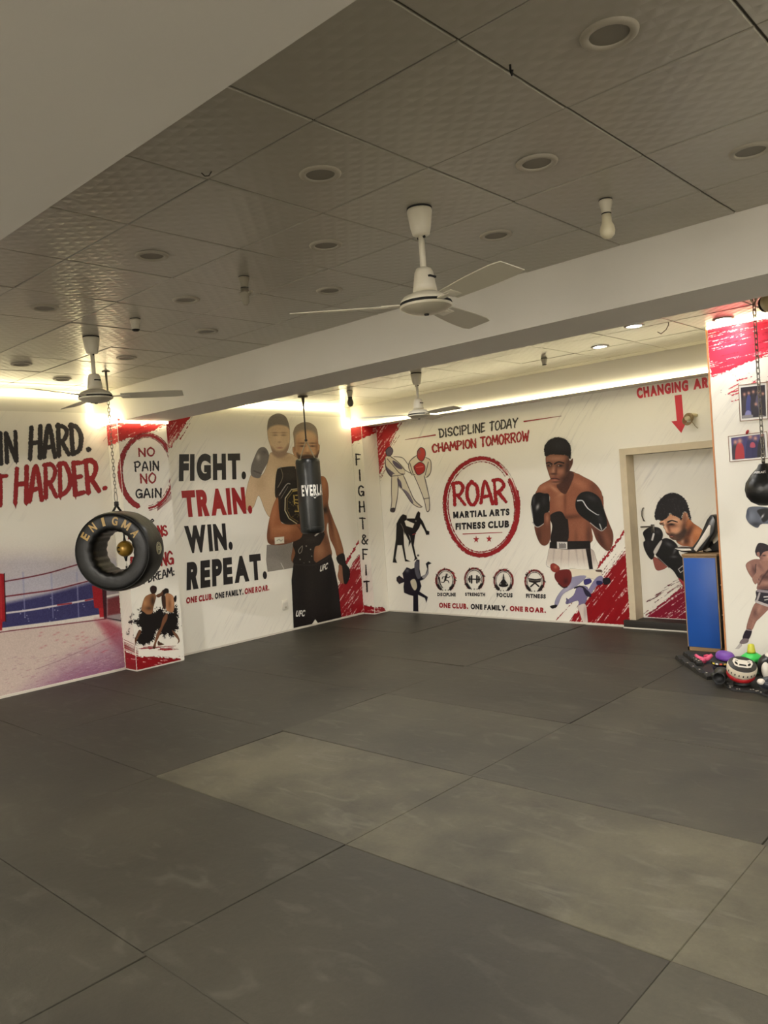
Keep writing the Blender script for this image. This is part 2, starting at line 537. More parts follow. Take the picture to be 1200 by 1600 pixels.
# ------------------------------------------------------------------ printed pictures
def Z(x0, y0, s):
    """points read off an enlarged crop of the photograph -> photograph pixels"""
    return lambda *pts: [(x0 + x / s, y0 + y / s) for x, y in pts]


def spline(pts, closed=True, n=4):
    P = np.array(pts, float); N = len(P); out = []
    rng = range(N) if closed else range(N - 1)
    for i in rng:
        if closed: p0, p1, p2, p3 = P[i - 1], P[i], P[(i + 1) % N], P[(i + 2) % N]
        else: p0, p1, p2, p3 = P[max(i - 1, 0)], P[i], P[i + 1], P[min(i + 2, N - 1)]
        for k in range(n):
            t = k / n
            out.append(0.5 * ((2 * p1) + (p2 - p0) * t + (2 * p0 - 5 * p1 + 4 * p2 - p3) * t * t + (3 * p1 - p0 - 3 * p2 + p3) * t ** 3))
    if not closed: out.append(P[-1])
    return np.array(out)


RNG = np.random.default_rng(7)


def vnoise(shape, cell):
    h, w = shape
    gy, gx = int(h / cell) + 3, int(w / cell) + 3
    t = RNG.random((gy, gx))
    y = np.arange(h) / cell; x = np.arange(w) / cell
    yi = y.astype(int); xi = x.astype(int); fy = (y - yi)[:, None]; fx = (x - xi)[None]
    fy = fy * fy * (3 - 2 * fy); fx = fx * fx * (3 - 2 * fx)
    a = t[yi][:, xi]; b = t[yi][:, xi + 1]; c = t[yi + 1][:, xi]; d = t[yi + 1][:, xi + 1]
    return (a * (1 - fx) + b * fx) * (1 - fy) + (c * (1 - fx) + d * fx) * fy


class Canvas:
    """a small painting, later laid on its wall as a print"""
    def __init__(s, x0, y0, x1, y1, res=2.0):
        s.x = np.arange(x0, x1 + 1e-6, 1 / res); s.y = np.arange(y0, y1 + 1e-6, 1 / res)
        s.X, s.Y = np.meshgrid(s.x, s.y)
        s.rgb = np.zeros(s.X.shape + (3,)); s.a = np.zeros(s.X.shape)
        s.res = res; s.clipm = None

    def win(s, x0, y0, x1, y1):
        i0, i1 = np.searchsorted(s.x, [x0, x1]); j0, j1 = np.searchsorted(s.y, [y0, y1])
        return slice(j0, j1 + 1), slice(i0, i1 + 1)

    def put(s, w, m, col):
        if s.clipm is not None: m = m * s.clipm[w]
        a = s.a[w]; na = m + a * (1 - m)
        c = np.array(col, float) / 255.0
        d = np.maximum(na, 1e-6)[..., None]
        s.rgb[w] = (m[..., None] * c + (a * (1 - m))[..., None] * s.rgb[w]) / d
        s.a[w] = na

    def clip(s, on=True):
        s.clipm = s.a.copy() if on else None

    def sdist(s, P, w, closed=True):
        X = s.X[w]; Y = s.Y[w]; d = np.full(X.shape, 1e9); ins = np.zeros(X.shape, bool)
        N = len(P)
        for i in range(N if closed else N - 1):
            ax, ay = P[i]; bx, by = P[(i + 1) % N]
            dx, dy = bx - ax, by - ay; L = dx * dx + dy * dy + 1e-12
            t = np.clip(((X - ax) * dx + (Y - ay) * dy) / L, 0, 1)
            d = np.minimum(d, (X - ax - t * dx) ** 2 + (Y - ay - t * dy) ** 2)
            if closed:
                c = ((ay > Y) != (by > Y))
                if abs(dy) > 1e-12:
                    ins ^= c & (X < (Y - ay) / dy * dx + ax)
        return np.sqrt(d), ins

    def poly(s, pts, col, soft=0.5, alpha=1.0, sm=True, n=4, rough=0.0, rcell=3):
        P = spline(pts, True, n) if sm else np.array(pts, float)
        e = soft + 1 + rough
        w = s.win(P[:, 0].min() - e, P[:, 1].min() - e, P[:, 0].max() + e, P[:, 1].max() + e)
        if s.X[w].size == 0: return s
        d, ins = s.sdist(P, w)
        sd = np.where(ins, -d, d)
        if rough > 0: sd = sd + rough * (vnoise(sd.shape, rcell * s.res) * 2 - 1)
        s.put(w, np.clip(0.5 - sd / (2 * soft), 0, 1) * alpha, col)
        return s

    def stroke(s, pts, w0, col, w1=None, soft=0.4, alpha=1.0, sm=True, rough=0.0, rcell=2):
        P = spline(pts, False, 5) if (sm and len(pts) > 2) else np.array(pts, float)
        w1 = w0 if w1 is None else w1
        e = max(w0, w1) + soft + 1 + rough
        w = s.win(P[:, 0].min() - e, P[:, 1].min() - e, P[:, 0].max() + e, P[:, 1].max() + e)
        X = s.X[w]; Y = s.Y[w]
        if X.size == 0: return s
        seg = np.hypot(*np.diff(P, axis=0).T); cum = np.r_[0, np.cumsum(seg)]; T = max(cum[-1], 1e-6)
        sd = np.full(X.shape, 1e9)
        for i in range(len(P) - 1):
            ax, ay = P[i]; dx, dy = P[i + 1] - P[i]; L = dx * dx + dy * dy + 1e-12
            t = np.clip(((X - ax) * dx + (Y - ay) * dy) / L, 0, 1)
            hw = 0.5 * (w0 + (w1 - w0) * (cum[i] + t * seg[i]) / T)
            sd = np.minimum(sd, np.hypot(X - ax - t * dx, Y - ay - t * dy) - hw)
        if rough > 0: sd = sd + rough * (vnoise(sd.shape, rcell * s.res) * 2 - 1)
        s.put(w, np.clip(0.5 - sd / (2 * soft), 0, 1) * alpha, col)
        return s

    def dab(s, cx, cy, rx, ry, col, alpha=0.6, ang=0.0):
        R = max(rx, ry) * 2.2
        w = s.win(cx - R, cy - R, cx + R, cy + R)
        dx = s.X[w] - cx; dy = s.Y[w] - cy
        if dx.size == 0: return s
        c, q = math.cos(ang), math.sin(ang)
        u = (dx * c + dy * q) / rx; v = (-dx * q + dy * c) / ry
        s.put(w, alpha * np.exp(-(u * u + v * v)), col)
        return s

    def grain(s, amt, cell=2.0):
        nz = (vnoise(s.a.shape, cell * s.res) - 0.5) * 2 * amt
        s.rgb = np.clip(s.rgb + nz[..., None], 0, 1)
        return s

    def build(s, name, ax, val, parent, keep=None, thr=0.04, label=None):
        D = FW[None, None] + RT * ((s.X - 600) / FPX)[..., None] - UP * ((s.Y - 800) / FPX)[..., None]
        t = (val - CAM[ax]) / D[..., ax]
        P = CAM + D * t[..., None]
        ok = s.a > thr
        if keep is not None: ok &= keep(P)
        q = ok[:-1, :-1] & ok[1:, :-1] & ok[:-1, 1:] & ok[1:, 1:] if keep is not None else (ok[:-1, :-1] | ok[1:, :-1] | ok[:-1, 1:] | ok[1:, 1:])
        if not q.any(): return None
        idx = np.arange(s.a.size).reshape(s.a.shape)
        F = np.stack([idx[:-1, :-1][q], idx[1:, :-1][q], idx[1:, 1:][q], idx[:-1, 1:][q]], 1)
        use = np.unique(F); rem = np.zeros(s.a.size, int); rem[use] = np.arange(len(use)); F = rem[F]
        V = P.reshape(-1, 3)[use]
        if parent is not None: V = V - np.array(parent.location)
        me = bpy.data.meshes.new(name)
        me.vertices.add(len(V)); me.vertices.foreach_set('co', V.ravel().astype(np.float32))
        me.loops.add(F.size); me.loops.foreach_set('vertex_index', F.ravel().astype(np.int32))
        me.polygons.add(len(F)); me.polygons.foreach_set('loop_start', (np.arange(len(F)) * 4).astype(np.int32))
        try: me.polygons.foreach_set('loop_total', np.full(len(F), 4, np.int32))
        except Exception: pass
        me.update(calc_edges=True)
        at = me.color_attributes.new('ink', 'FLOAT_COLOR', 'POINT')
        C = np.c_[lin(np.clip(s.rgb.reshape(-1, 3)[use], 0, 1)), s.a.ravel()[use]]
        at.data.foreach_set('color', C.ravel().astype(np.float32))
        me.materials.append(M_INK)
        me.validate()
        o = link(name, me, parent)
        if label: o['label'] = label
        return o


def red_brush(c, poly, ang, red=(158, 22, 34), inside=40, outside=24, seed=1, lo=6, hi=40, wid=(0.4, 1.8), paper=PAPER):
    """a swipe of red paint: solid body, pale dry-brush scratches in it, loose red bristles beside it"""
    r = random.Random(seed)
    P = np.array(poly, float)
    c.poly(poly, red, sm=False, soft=0.5, rough=1.6, rcell=2.5)
    ca, sa = math.cos(ang), math.sin(ang)
    x0, y0 = P.min(0); x1, y1 = P.max(0)
    def inside_p(x, y):
        k = False; n = len(P)
        for i in range(n):
            ax, ay = P[i]; bx, by = P[(i + 1) % n]
            if (ay > y) != (by > y) and x < (by != ay and (y - ay) / (by - ay) * (bx - ax) + ax): k = not k
        return k
    done = 0
    for _ in range(inside * 12):
        x = r.uniform(x0, x1); y = r.uniform(y0, y1)
        if not inside_p(x, y): continue
        L = r.uniform(lo, hi) * 0.6
        dark = r.random() < 0.4
        c.stroke([(x - ca * L / 2, y - sa * L / 2), (x + ca * L / 2, y + sa * L / 2)], r.uniform(*wid) * 0.7, (118, 14, 26) if dark else paper, r.uniform(0.1, 0.7), alpha=0.55 if dark else 0.8, rough=0.7, rcell=2)
        done += 1
        if done >= inside: break
    n = len(P)
    for k in range(outside):
        i = r.randrange(n); t = r.random()
        q = P[i] * (1 - t) + P[(i + 1) % n] * t
        L = r.uniform(lo, hi)
        ox = r.gauss(0, 4); oy = r.gauss(0, 4)
        c.stroke([(q[0] + ox - ca * L / 2, q[1] + oy - sa * L / 2), (q[0] + ox + ca * L / 2, q[1] + oy + sa * L / 2)], r.uniform(*wid), red if r.random() < 0.7 else paper, 0.2, alpha=0.85, rough=0.6, rcell=2)


# hand-drawn capitals: polylines in a unit box, y up
GL = {
    'A': [[(0, 0), (.48, 1), (1, 0)], [(.18, .33), (.84, .36)]], 'C': [[(.95, .8), (.6, 1), (.2, .85), (.03, .45), (.25, .08), (.6, 0), (.95, .18)]],
    'D': [[(.08, 0), (.1, 1)], [(.0, .98), (.55, .95), (.95, .55), (.7, .12), (.05, 0)]], 'E': [[(.1, 0), (.08, 1)], [(.08, 1), (.9, .97)], [(.1, .52), (.75, .54)], [(.1, 0), (.92, .04)]],
    'F': [[(.1, 0), (.1, 1)], [(.1, 1), (.95, .95)], [(.1, .52), (.75, .52)]], 'G': [[(.92, .82), (.55, 1), (.15, .8), (.03, .4), (.25, .05), (.65, .02), (.95, .3)], [(.55, .42), (.97, .42), (.95, .02)]],
    'H': [[(.05, 0), (.08, 1)], [(.95, 0), (.92, 1)], [(.06, .5), (.94, .54)]], 'I': [[(.5, 0), (.5, 1)]], 'L': [[(.1, 1), (.1, 0)], [(.1, 0), (.9, .04)]],
    'M': [[(0, 0), (.15, 1)], [(.15, 1), (.5, .35)], [(.5, .35), (.85, 1)], [(.85, 1), (1, 0)]], 'N': [[(.06, 0), (.08, 1)], [(.08, 1), (.92, 0)], [(.92, 0), (.94, 1)]],
    'O': [[(.5, 1), (.12, .8), (.02, .42), (.25, .05), (.6, 0), (.95, .3), (.92, .75), (.5, 1)]], 'P': [[(.1, 0), (.1, 1)], [(.0, .97), (.6, 1), (.95, .75), (.6, .47), (.1, .43)]],
    'R': [[(.1, 0), (.1, 1)], [(.0, .97), (.6, 1), (.92, .77), (.6, .5), (.12, .46)], [(.4, .46), (.97, 0)]], 'S': [[(.9, .85), (.55, 1), (.12, .8), (.3, .55), (.75, .42), (.9, .17), (.5, 0), (.05, .15)]],
    'T': [[(.5, 0), (.5, 1)], [(0, .97), (1, 1)]], 'W': [[(0, 1), (.22, 0)], [(.22, 0), (.5, .75)], [(.5, .75), (.78, 0)], [(.78, 0), (1, 1)]], 'U': [[(.05, 1), (.1, .2), (.5, 0), (.9, .2), (.95, 1)]],
    'Y': [[(0, 1), (.5, .5)], [(1, 1), (.5, .5), (.45, 0)]], '.': [[(.75, .04), (.95, .04)]], ':': [[(.3, .05), (.45, .05)], [(.3, .5), (.45, .5)]], 'o': [[(.5, .55), (.1, .3), (.4, 0), (.85, .25), (.5, .55)]],
}
GW = {'I': .28, '.': .3, ':': .3, 'M': 1.25, 'W': 1.3, ' ': .55, 'E': .82, 'L': .8, 'F': .82, 'T': .9, 'o': .6}


def brush_text(c, txt, bl, br, tl, tr, col, w, gap=0.28, rough=0.5, drip=0.0, seed=3, jit=0.04):
    """bl, br: baseline ends; tl, tr: cap-line ends (photograph pixels)"""
    r = random.Random(seed)
    bl, br, tl, tr = [np.array(p, float) for p in (bl, br, tl, tr)]
    tot = sum(GW.get(ch, 1.0) + gap for ch in txt) - gap
    x = 0.0
    for ch in txt:
        gw = GW.get(ch, 1.0)
        if ch != ' ':
            for line in GL[ch]:
                pts = []
                for u, v in line:
                    U = (x + u * gw) / tot; v2 = v + r.uniform(-jit, jit)
                    b = bl + (br - bl) * U; t = tl + (tr - tl) * U
                    pts.append(tuple(b + (t - b) * v2 + np.array([r.uniform(-jit, jit) * 4, 0])))
                c.stroke(pts, w * r.uniform(.9, 1.12), col, w * r.uniform(.8, 1.0), rough=rough, rcell=1.6)
                if drip > 0 and line[0][1] < 0.2 and ch != '.':
                    p = pts[0]; L = r.uniform(.3, 1) * drip
                    c.stroke([p, (p[0] + L * .07, p[1] + L)], w * .75, col, 0.5, rough=rough * .6)
        x += gw + gap


# block capitals from the built-in font, fattened, fitted between four corners on a plane
_cache = {}


def font_char(ch, bold):
    k = (ch, bold)
    if k not in _cache:
        cu = bpy.data.curves.new('lettering', 'FONT'); cu.body = ch; cu.size = 1; cu.offset = bold; cu.resolution_u = 6
        ob = bpy.data.objects.new('lettering_tmp', cu); COL.objects.link(ob)
        bpy.context.view_layer.update()
        me = bpy.data.meshes.new_from_object(ob.evaluated_get(bpy.context.evaluated_depsgraph_get()))
        V = np.array([v.co[:] for v in me.vertices]); F = [tuple(p.vertices) for p in me.polygons]
        bpy.data.objects.remove(ob, do_unlink=True); bpy.data.curves.remove(cu); bpy.data.meshes.remove(me)
        _cache[k] = (V, F)
    return _cache[k]


def font_mesh(txt, bold, shear):
    """the word, letter by letter, scaled to the unit square"""
    k = (txt, bold, shear, 'word')
    if k in _cache: return _cache[k]
    VI, _ = font_char('I', bold)
    y0, y1 = VI[:, 1].min(), VI[:, 1].max(); sw = np.ptp(VI[:, 0]); H = y1 - y0
    V = []; F = []; x = 0.0; gap = H * .13
    for ch in txt:
        if ch == ' ':
            x += H * .3; continue
        if ch == 'M':                                             # drawn by hand: four bars
            W = H * 1.0; d = sw * 1.12; b0 = len(V)
            P = [(0, y0), (sw, y0), (sw, y1), (0, y1), (W - sw, y0), (W, y0), (W, y1), (W - sw, y1), (0, y1), (d, y1), (W / 2 + d * .45, y0 + H * .12), (W / 2 - d * .45, y0 + H * .12), (W - d, y1), (W, y1), (W / 2 + d * .45, y0 + H * .12), (W / 2 - d * .45, y0 + H * .12)]
            V += [(px_ + x, py_, (0, 0, 1, 2)[i_ // 4]) for i_, (px_, py_) in enumerate(P)]; F += [tuple(b0 + i for i in q) for q in ((0, 1, 2, 3), (4, 5, 6, 7), (8, 11, 10, 9), (12, 15, 14, 13))]
            x += W + gap; continue
        if ch == 'R':                                             # the bowl of a P and a straight leg
            Vc, Fc = font_char('P', bold); mn = Vc[:, 0].min(); b0 = len(V); Wp = np.ptp(Vc[:, 0])
            V += [(p[0] - mn + x, p[1], 0) for p in Vc]; F += [tuple(i + b0 for i in f) for f in Fc]
            b0 = len(V); ym = y0 + H * .46
            V += [(x + px_, py_, 1) for px_, py_ in ((sw * .95, ym), (sw * .95 + sw * 1.1, ym), (Wp * 1.12, y0), (Wp * 1.12 - sw * 1.2, y0))]; F.append((b0 + 3, b0 + 2, b0 + 1, b0))
            x += Wp * 1.12 + gap; continue
        Vc, Fc = font_char(ch, bold); mn = Vc[:, 0].min(); b0 = len(V)
        V += [(p[0] - mn + x, p[1], 0) for p in Vc]; F += [tuple(i + b0 for i in f) for f in Fc]
        x += np.ptp(Vc[:, 0]) + gap * (.55 if ch in 'LTPFA' else 1)
    V = np.array(V)
    V[:, 0] += shear * (V[:, 1] - y0)
    lo = np.array([V[:, 0].min(), y0 if len(txt) > 1 else V[:, 1].min(), 0]); hi = np.array([V[:, 0].max(), y1 if len(txt) > 1 else V[:, 1].max(), 1])
    V = (V - lo) / (hi - lo)
    _cache[k] = (V, F)
    return _cache[k]


def text_px(g, txt, quad, ax, val, mi=0, bold=0.03, shear=0.0):
    """quad = TL, TR, BR, BL in photograph pixels"""
    V, F = font_mesh(txt, bold, shear)
    TL, TR, BR, BL = [on(x, y, ax, val) for x, y in quad]
    pts = []
    lift = np.zeros(3); lift[ax] = 0.00025 if ax == 0 else -0.00025      # overlapping bars of a letter lie one on the other
    for u, v, k_ in V:
        b = BL + (BR - BL) * u; t = TL + (TR - TL) * u
        pts.append(tuple(b + (t - b) * v + lift * k_))
    g.add(pts, F, mi)


def flat_poly(g, pts, ax, val, mi=0):
    g.add([tuple(on(x, y, ax, val)) for x, y in pts], [tuple(range(len(pts)))], mi)


E = 0.0006      # thickness step between the inks


def lw(layer): return XL + 0.003 + E * layer           # left wall
def bw(layer): return YB - 0.003 - E * layer           # back wall
def pw(layer): return YP - 0.003 - E * layer           # partition
def sheet(name, pts, parent):
    g = Geo(); g.add(pts, [tuple(range(len(pts)))]); return g.build(name, M_PAPER, parent, True)
# ================================================================== mural 1: left wall, training slogan over a boxing ring
mu = thing('wall_mural', 'large wall print of a boxing ring under dripping words about training hard', 'mural', (XL + 0.001, 1.2, 0.02), 'printed wall murals')
sheet('backing_sheet', [(XL + .002, YF + .1, .02), (XL + .002, 4.055, .02), (XL + .002, 4.055, 2.66), (XL + .002, YF + .1, 2.66)], mu)
c = Canvas(-70, 640, 175, 812, 1.8)
brush_text(c, 'TRAIN', (-66, 734), (27, 721), (-68, 684), (25, 674), (52, 49, 50), 7.2, gap=.3, rough=.6, drip=7, seed=5)
brush_text(c, 'HARD.', (46, 718), (140, 705), (48, 668), (135, 663), (52, 49, 50), 7.6, gap=.26, rough=.6, drip=7, seed=6)
brush_text(c, 'FIGHT', (-96, 804), (10, 789), (-96, 754), (10, 742), (150, 36, 40), 7.2, gap=.26, rough=.6, drip=7, seed=8)
brush_text(c, 'HARDER.', (23, 786), (165, 764), (25, 731), (160, 719), (150, 36, 40), 7.6, gap=.22, rough=.6, drip=9, seed=9)
c.build('slogan_lettering', 0, lw(2), mu)
# ring picture
c = Canvas(-60, 815, 199, 1112, 1.6)
z = Z(0, 860, 6.0)
c.poly([(-60, 810), (198, 810), (205, 1055), (-60, 1112)], (206, 196, 190), sm=False)
c.clip()
for k in range(60):                                               # lilac haze of the crowd
    r = RNG.random(4)
    c.dab(-50 + 220 * r[0], 872 + 30 * r[1], 14 + 14 * r[2], 8 + 10 * r[3], (190, 184, 190), 0.22)
for k in range(40):
    r = RNG.random(4)
    c.dab(-50 + 220 * r[0], 830 + 22 * r[1], 14 + 14 * r[2], 8, (222, 216, 206), 0.35)
c.poly([(-60, 909), (10, 905), (80, 898), (150, 880), (190, 872), (190, 930), (-60, 970)], (180, 178, 192), sm=False, soft=4, alpha=.8)
c.poly([(-60, 955), (8, 943), (80, 927), (150, 908), (164, 905), (164, 966), (4, 984), (-60, 994)], (56, 55, 100), sm=False, soft=3.5)
for x0 in (36, 80, 120, -20):
    c.stroke([(x0, 895), (x0 + 3, 965)], 3.2, (150, 152, 184), 1.5, alpha=.55)
    for k in range(6):
        c.dab(x0 + RNG.random() * 24 - 8, 930 + RNG.random() * 44, .8, .8, (190, 195, 215), .9)
c.poly([(-60, 990), (4, 981), (90, 970), (160, 959), (166, 968), (80, 978), (0, 989), (-60, 998)], (216, 208, 200), sm=False)
c.stroke([(-60, 999), (0, 988), (90, 976.5), (166, 967)], 1.6, (110, 34, 44))
c.poly([(166, 905), (200, 900), (205, 975), (166, 968)], (150, 138, 142), sm=False, soft=1)
c.poly([(168, 936), (190, 930), (190, 958), (168, 962)], (112, 44, 50), sm=False, soft=1.5)
c.stroke([(167, 932), (192, 927)], 3, (214, 208, 204)); c.stroke([(168, 966), (196, 971)], 1.6, (34, 30, 34))
c.stroke(z((-360, 360), (50, 290), (250, 255), (480, 205), (720, 135), (1010, 60)), 2.0, (104, 30, 44))
c.stroke(z((-360, 480), (50, 432), (250, 405), (520, 365), (830, 285), (1010, 240)), 2.2, (112, 32, 46))
c.stroke(z((500, 357), (830, 277)), 1.4, (206, 196, 202))
c.stroke(z((-360, 630), (50, 588), (300, 556), (560, 512), (880, 455)), 2.8, (206, 200, 204))
c.stroke(z((540, 512), (670, 495)), 2.2, (150, 44, 54)); c.stroke(z((800, 470), (880, 452)), 2.2, (150, 44, 54))
c.poly(z((-30, 215), (38, 220), (55, 660), (22, 672), (20, 750), (-30, 755)), (156, 26, 36), sm=False)
c.stroke(z((40, 218), (54, 665)), 1.6, (40, 16, 22)); c.stroke(z((5, 240), (12, 640)), 2, (196, 56, 60), alpha=.6)
c.poly(z((862, 330), (960, 345), (975, 545), (885, 540)), (150, 26, 36), sm=False)
c.poly(z((925, 540), (972, 540), (975, 625), (935, 628)), (166, 34, 42), sm=False)
c.poly(z((955, 330), (998, 335), (1002, 640), (975, 642)), (60, 22, 32), sm=False)
# canvas floor of the ring
c.poly([(-60, 999), (0, 989.5), (90, 978), (166, 969), (204, 990), (206, 1054), (-60, 1112)], (204, 186, 176), sm=False)
c.poly([(150, 969), (170, 968), (206, 990), (206, 1040), (175, 1005)], (160, 62, 80), sm=False, soft=6, alpha=.8)
c.poly([(20, 1100), (90, 1040), (160, 1005), (206, 990), (206, 1056), (20, 1100)], (158, 116, 142), sm=False, soft=18, alpha=.75)
c.poly([(60, 1085), (130, 1045), (206, 1030), (206, 1056)], (140, 88, 122), sm=False, soft=10, alpha=.6)
for k in range(420):
    u = RNG.random() ** 0.6; v = RNG.random()
    x = -40 + 245 * u; y = 1000 + (1090 - .18 * max(x, 0) - 1000) * (0.3 + .7 * v)
    col = [(150, 80, 100), (226, 208, 204), (120, 70, 100)][int(RNG.random() * 3)]
    L = 2 + 5 * RNG.random()
    c.stroke([(x, y), (x + L, y - L * .3)], .9, col, .4, alpha=.35)
c.stroke([(55, 1046), (100, 1029), (180, 993)], .8, (120, 84, 96), alpha=.6)
for k in range(40):
    c.dab(60 + 140 * RNG.random(), 985 + 35 * RNG.random(), 3, 1.2, (176, 70, 88), .35, -.3)
c.clip(False)
w = np.clip((c.Y - 820) / 60, 0, 1) ** 1.6                               # the picture fades out upwards into the plain sheet
c.grain(0.03, 1.2)
c.rgb = c.rgb * w[..., None] + (1 - w[..., None]) * np.array(PAPER) / 255.0
c.build('ring_picture', 0, lw(1), mu, keep=lambda P: (P[..., 1] < 4.05) & (P[..., 2] > 0.022))
c = Canvas(140, 655, 200, 700, 2)
for k in range(16):
    t = RNG.random()
    c.stroke([(150 + 22 * t, 690 - 28 * RNG.random()), (172 + 22 * t, 668 - 8 * RNG.random())], 1.0, (168, 70, 66), .3, alpha=.5)
c.build('red_brush_stroke', 0, lw(1), mu, keep=lambda P: P[..., 1] < 4.05)

# ================================================================== mural 2: first pillar (two faces), no pain no gain
PX, PY = -7.325, 4.06
mu = thing('wall_mural', 'pillar print reading NO PAIN NO GAIN in a red ring, behind the hanging bag', 'mural', (PX, PY, 0.02), 'printed wall murals')
g = Geo()
g.add([(PX + .002, PY - .002, .01), (PX + .002, BY1 + .002, .01), (PX + .002, BY1 + .002, ZB), (PX + .002, PY - .002, ZB)], [(0, 1, 2, 3)])
g.add([(XL, PY - .002, .01), (PX + .002, PY - .002, .01), (PX + .002, PY - .002, ZB), (XL, PY - .002, ZB)], [(0, 1, 2, 3)])
g.build('backing_sheet', M_PAPER, mu, True)
pfx = lambda l: PX + .0025 + E * l
pfy = lambda l: PY - .0025 - E * l
kx = lambda P: (P[..., 1] > PY) & (P[..., 1] < BY1) & (P[..., 2] > .012)
ky = lambda P: (P[..., 0] > XL + .003) & (P[..., 0] < PX) & (P[..., 2] > .012)


def two_faces(c, name):
    c.build(name, 0, pfx(1), mu, keep=kx); c.build(name, 1, pfy(1), mu, keep=ky)


c = Canvas(160, 650, 300, 705, 2.4)
red_brush(c, [(160, 655), (262, 655), (261, 664), (230, 676), (186, 690), (168, 698)], -.35, (170, 44, 46), 30, 22, 3, 6, 30)
two_faces(c, 'red_brush_stroke')
c = Canvas(176, 664, 282, 806, 2.4)
th = np.linspace(0, 2 * PI, 60)
for rr, wv, al in ((0, 6.5, 1), (3.5, 1.8, .9), (-3.5, 1.6, .8)):
    ring = [(229 + (41 + rr) * math.cos(t + 1.9), 737 + (57 + rr) * math.sin(t + 1.9)) for t in th[:56]]
    c.stroke(ring, wv, (146, 38, 44), wv * .5, rough=.5, alpha=al)
for k in range(14):
    y = 792 - k * .9; c.stroke([(246, y + 6), (268, y - 12)], .8, (146, 38, 44), .2, alpha=.7)
two_faces(c, 'brush_ring')
c = Canvas(200, 690, 280, 930, 3)
for t, x0, x1, y0, y1, col in (('NO', 217, 241, 700, 713, (150, 44, 46)), ('PAIN', 211, 248, 721, 736, (40, 36, 40)), ('NO', 220, 243, 740, 755, (150, 44, 46)), ('GAIN', 213, 252, 764, 778, (34, 30, 34))):
    brush_text(c, t, (x0, y1), (x1, y1 - 1.5), (x0 - 1, y0 + 1), (x1, y0 - .5), col, 2.7, gap=.3, rough=.35, seed=len(t) + x0)
brush_text(c, 'o', (235, 816), (241, 815), (235, 808), (241, 807), (34, 30, 34), 1.8, rough=.2)
brush_text(c, 'CHAMPIONS', (196, 843), (262, 836), (195, 828), (260, 821), (156, 34, 38), 3, gap=.22, rough=.4)
brush_text(c, 'FIGHTING', (205, 890), (271, 881), (204, 871), (269, 862), (156, 34, 38), 3.2, gap=.22, rough=.4)
brush_text(c, 'YOUR DREAM:', (196, 920), (273, 898), (195, 909), (272, 886), (34, 30, 34), 2.2, gap=.24, rough=.3)
c.build('slogan_lettering', 0, pfx(3), mu, keep=kx)
# two wrestlers over a splash of ink
z = Z(190, 900, 10.67)
c = Canvas(196, 908, 290, 1036, 3)
INK = (24, 20, 20)
c.poly(z((130, 790), (140, 730), (250, 740), (300, 620), (360, 560), (520, 590), (560, 600), (640, 530), (700, 560), (730, 620), (860, 590), (900, 480), (930, 560), (945, 850), (900, 920), (830, 1010), (760, 970), (690, 1000), (600, 900), (540, 1060), (440, 1130), (310, 1150), (240, 1080), (330, 900), (280, 850), (250, 800)), INK, rough=3, rcell=1.2)
for k in range(70):
    a = RNG.random() * 6.28; q = 300 + RNG.random() * 160
    x, y = z((530 + q * 1.1 * math.cos(a), 830 + q * .75 * math.sin(a)))[0]
    c.dab(x, y, .5 + RNG.random() * 1.4, .4 + RNG.random() * .8, INK, .9, RNG.random() * 3)
SK = (150, 104, 70)
c.poly(z((480, 300), (400, 340), (360, 420), (330, 560), (370, 600), (430, 640), (510, 620), (530, 520), (570, 380), (570, 320), (540, 290)), SK)
c.clip(); c.dab(*z((520, 420))[0], 4, 9, (40, 26, 20), .8); c.dab(*z((390, 450))[0], 3, 5, (196, 146, 100), .7); c.dab(*z((460, 540))[0], 5, 3, (60, 40, 28), .7); c.clip(False)
c.poly(z((478, 190), (520, 158), (580, 180), (585, 240), (560, 290), (500, 290), (475, 240)), (44, 28, 26))
c.poly(z((575, 320), (650, 280), (690, 230), (730, 250), (680, 320), (610, 360)), (96, 62, 42))
c.poly(z((735, 300), (790, 290), (860, 340), (880, 450), (860, 600), (780, 590), (745, 560), (730, 400)), (176, 126, 90))
c.clip(); c.dab(*z((800, 470))[0], 2.5, 8, (120, 78, 50), .8); c.dab(*z((850, 420))[0], 2, 9, (206, 156, 116), .6); c.clip(False)
c.poly(z((690, 250), (730, 205), (780, 220), (785, 280), (740, 290), (700, 330)), (30, 22, 22))
c.poly(z((665, 330), (720, 320), (735, 430), (730, 560), (680, 500)), (60, 40, 34))
c.poly(z((870, 370), (910, 320), (915, 400), (890, 440)), INK)
c.poly(z((760, 620), (690, 700), (650, 850), (590, 950), (550, 1100), (520, 1200), (560, 1210), (580, 1110), (640, 980), (700, 830), (760, 720)), (120, 80, 56))
c.poly(z((840, 900), (930, 980), (970, 1080), (930, 1130), (945, 1070), (880, 990)), (120, 84, 60))
c.poly(z((610, 1080), (650, 1110), (710, 1140), (620, 1160), (600, 1130)), (84, 56, 40))
c.poly(z((290, 900), (240, 1000), (215, 1080), (210, 1200), (190, 1280), (225, 1180), (260, 1060), (330, 930)), (104, 70, 50))
two_faces(c, 'printed_wrestlers')
c = Canvas(188, 990, 300, 1055, 2.4)
for k in range(26):
    x = 214 + RNG.random() * 50; y = 1010 + RNG.random() * 7
    c.stroke([(x, y), (x + 8 + 14 * RNG.random(), y - 1)], 1.1, (160, 34, 44), .3, alpha=.8)
for k in range(12):
    y = 998 + RNG.random() * 16
    c.stroke([(192, y), (216, y + 11)], 1.2, (160, 34, 44), .5, alpha=.75)
red_brush(c, [(190, 1015), (214, 1026), (240, 1026), (282, 1030), (284, 1034), (213, 1054), (192, 1049)], .12, (140, 18, 26), 26, 14, 9, 6, 26)
two_faces(c, 'red_brush_stroke')

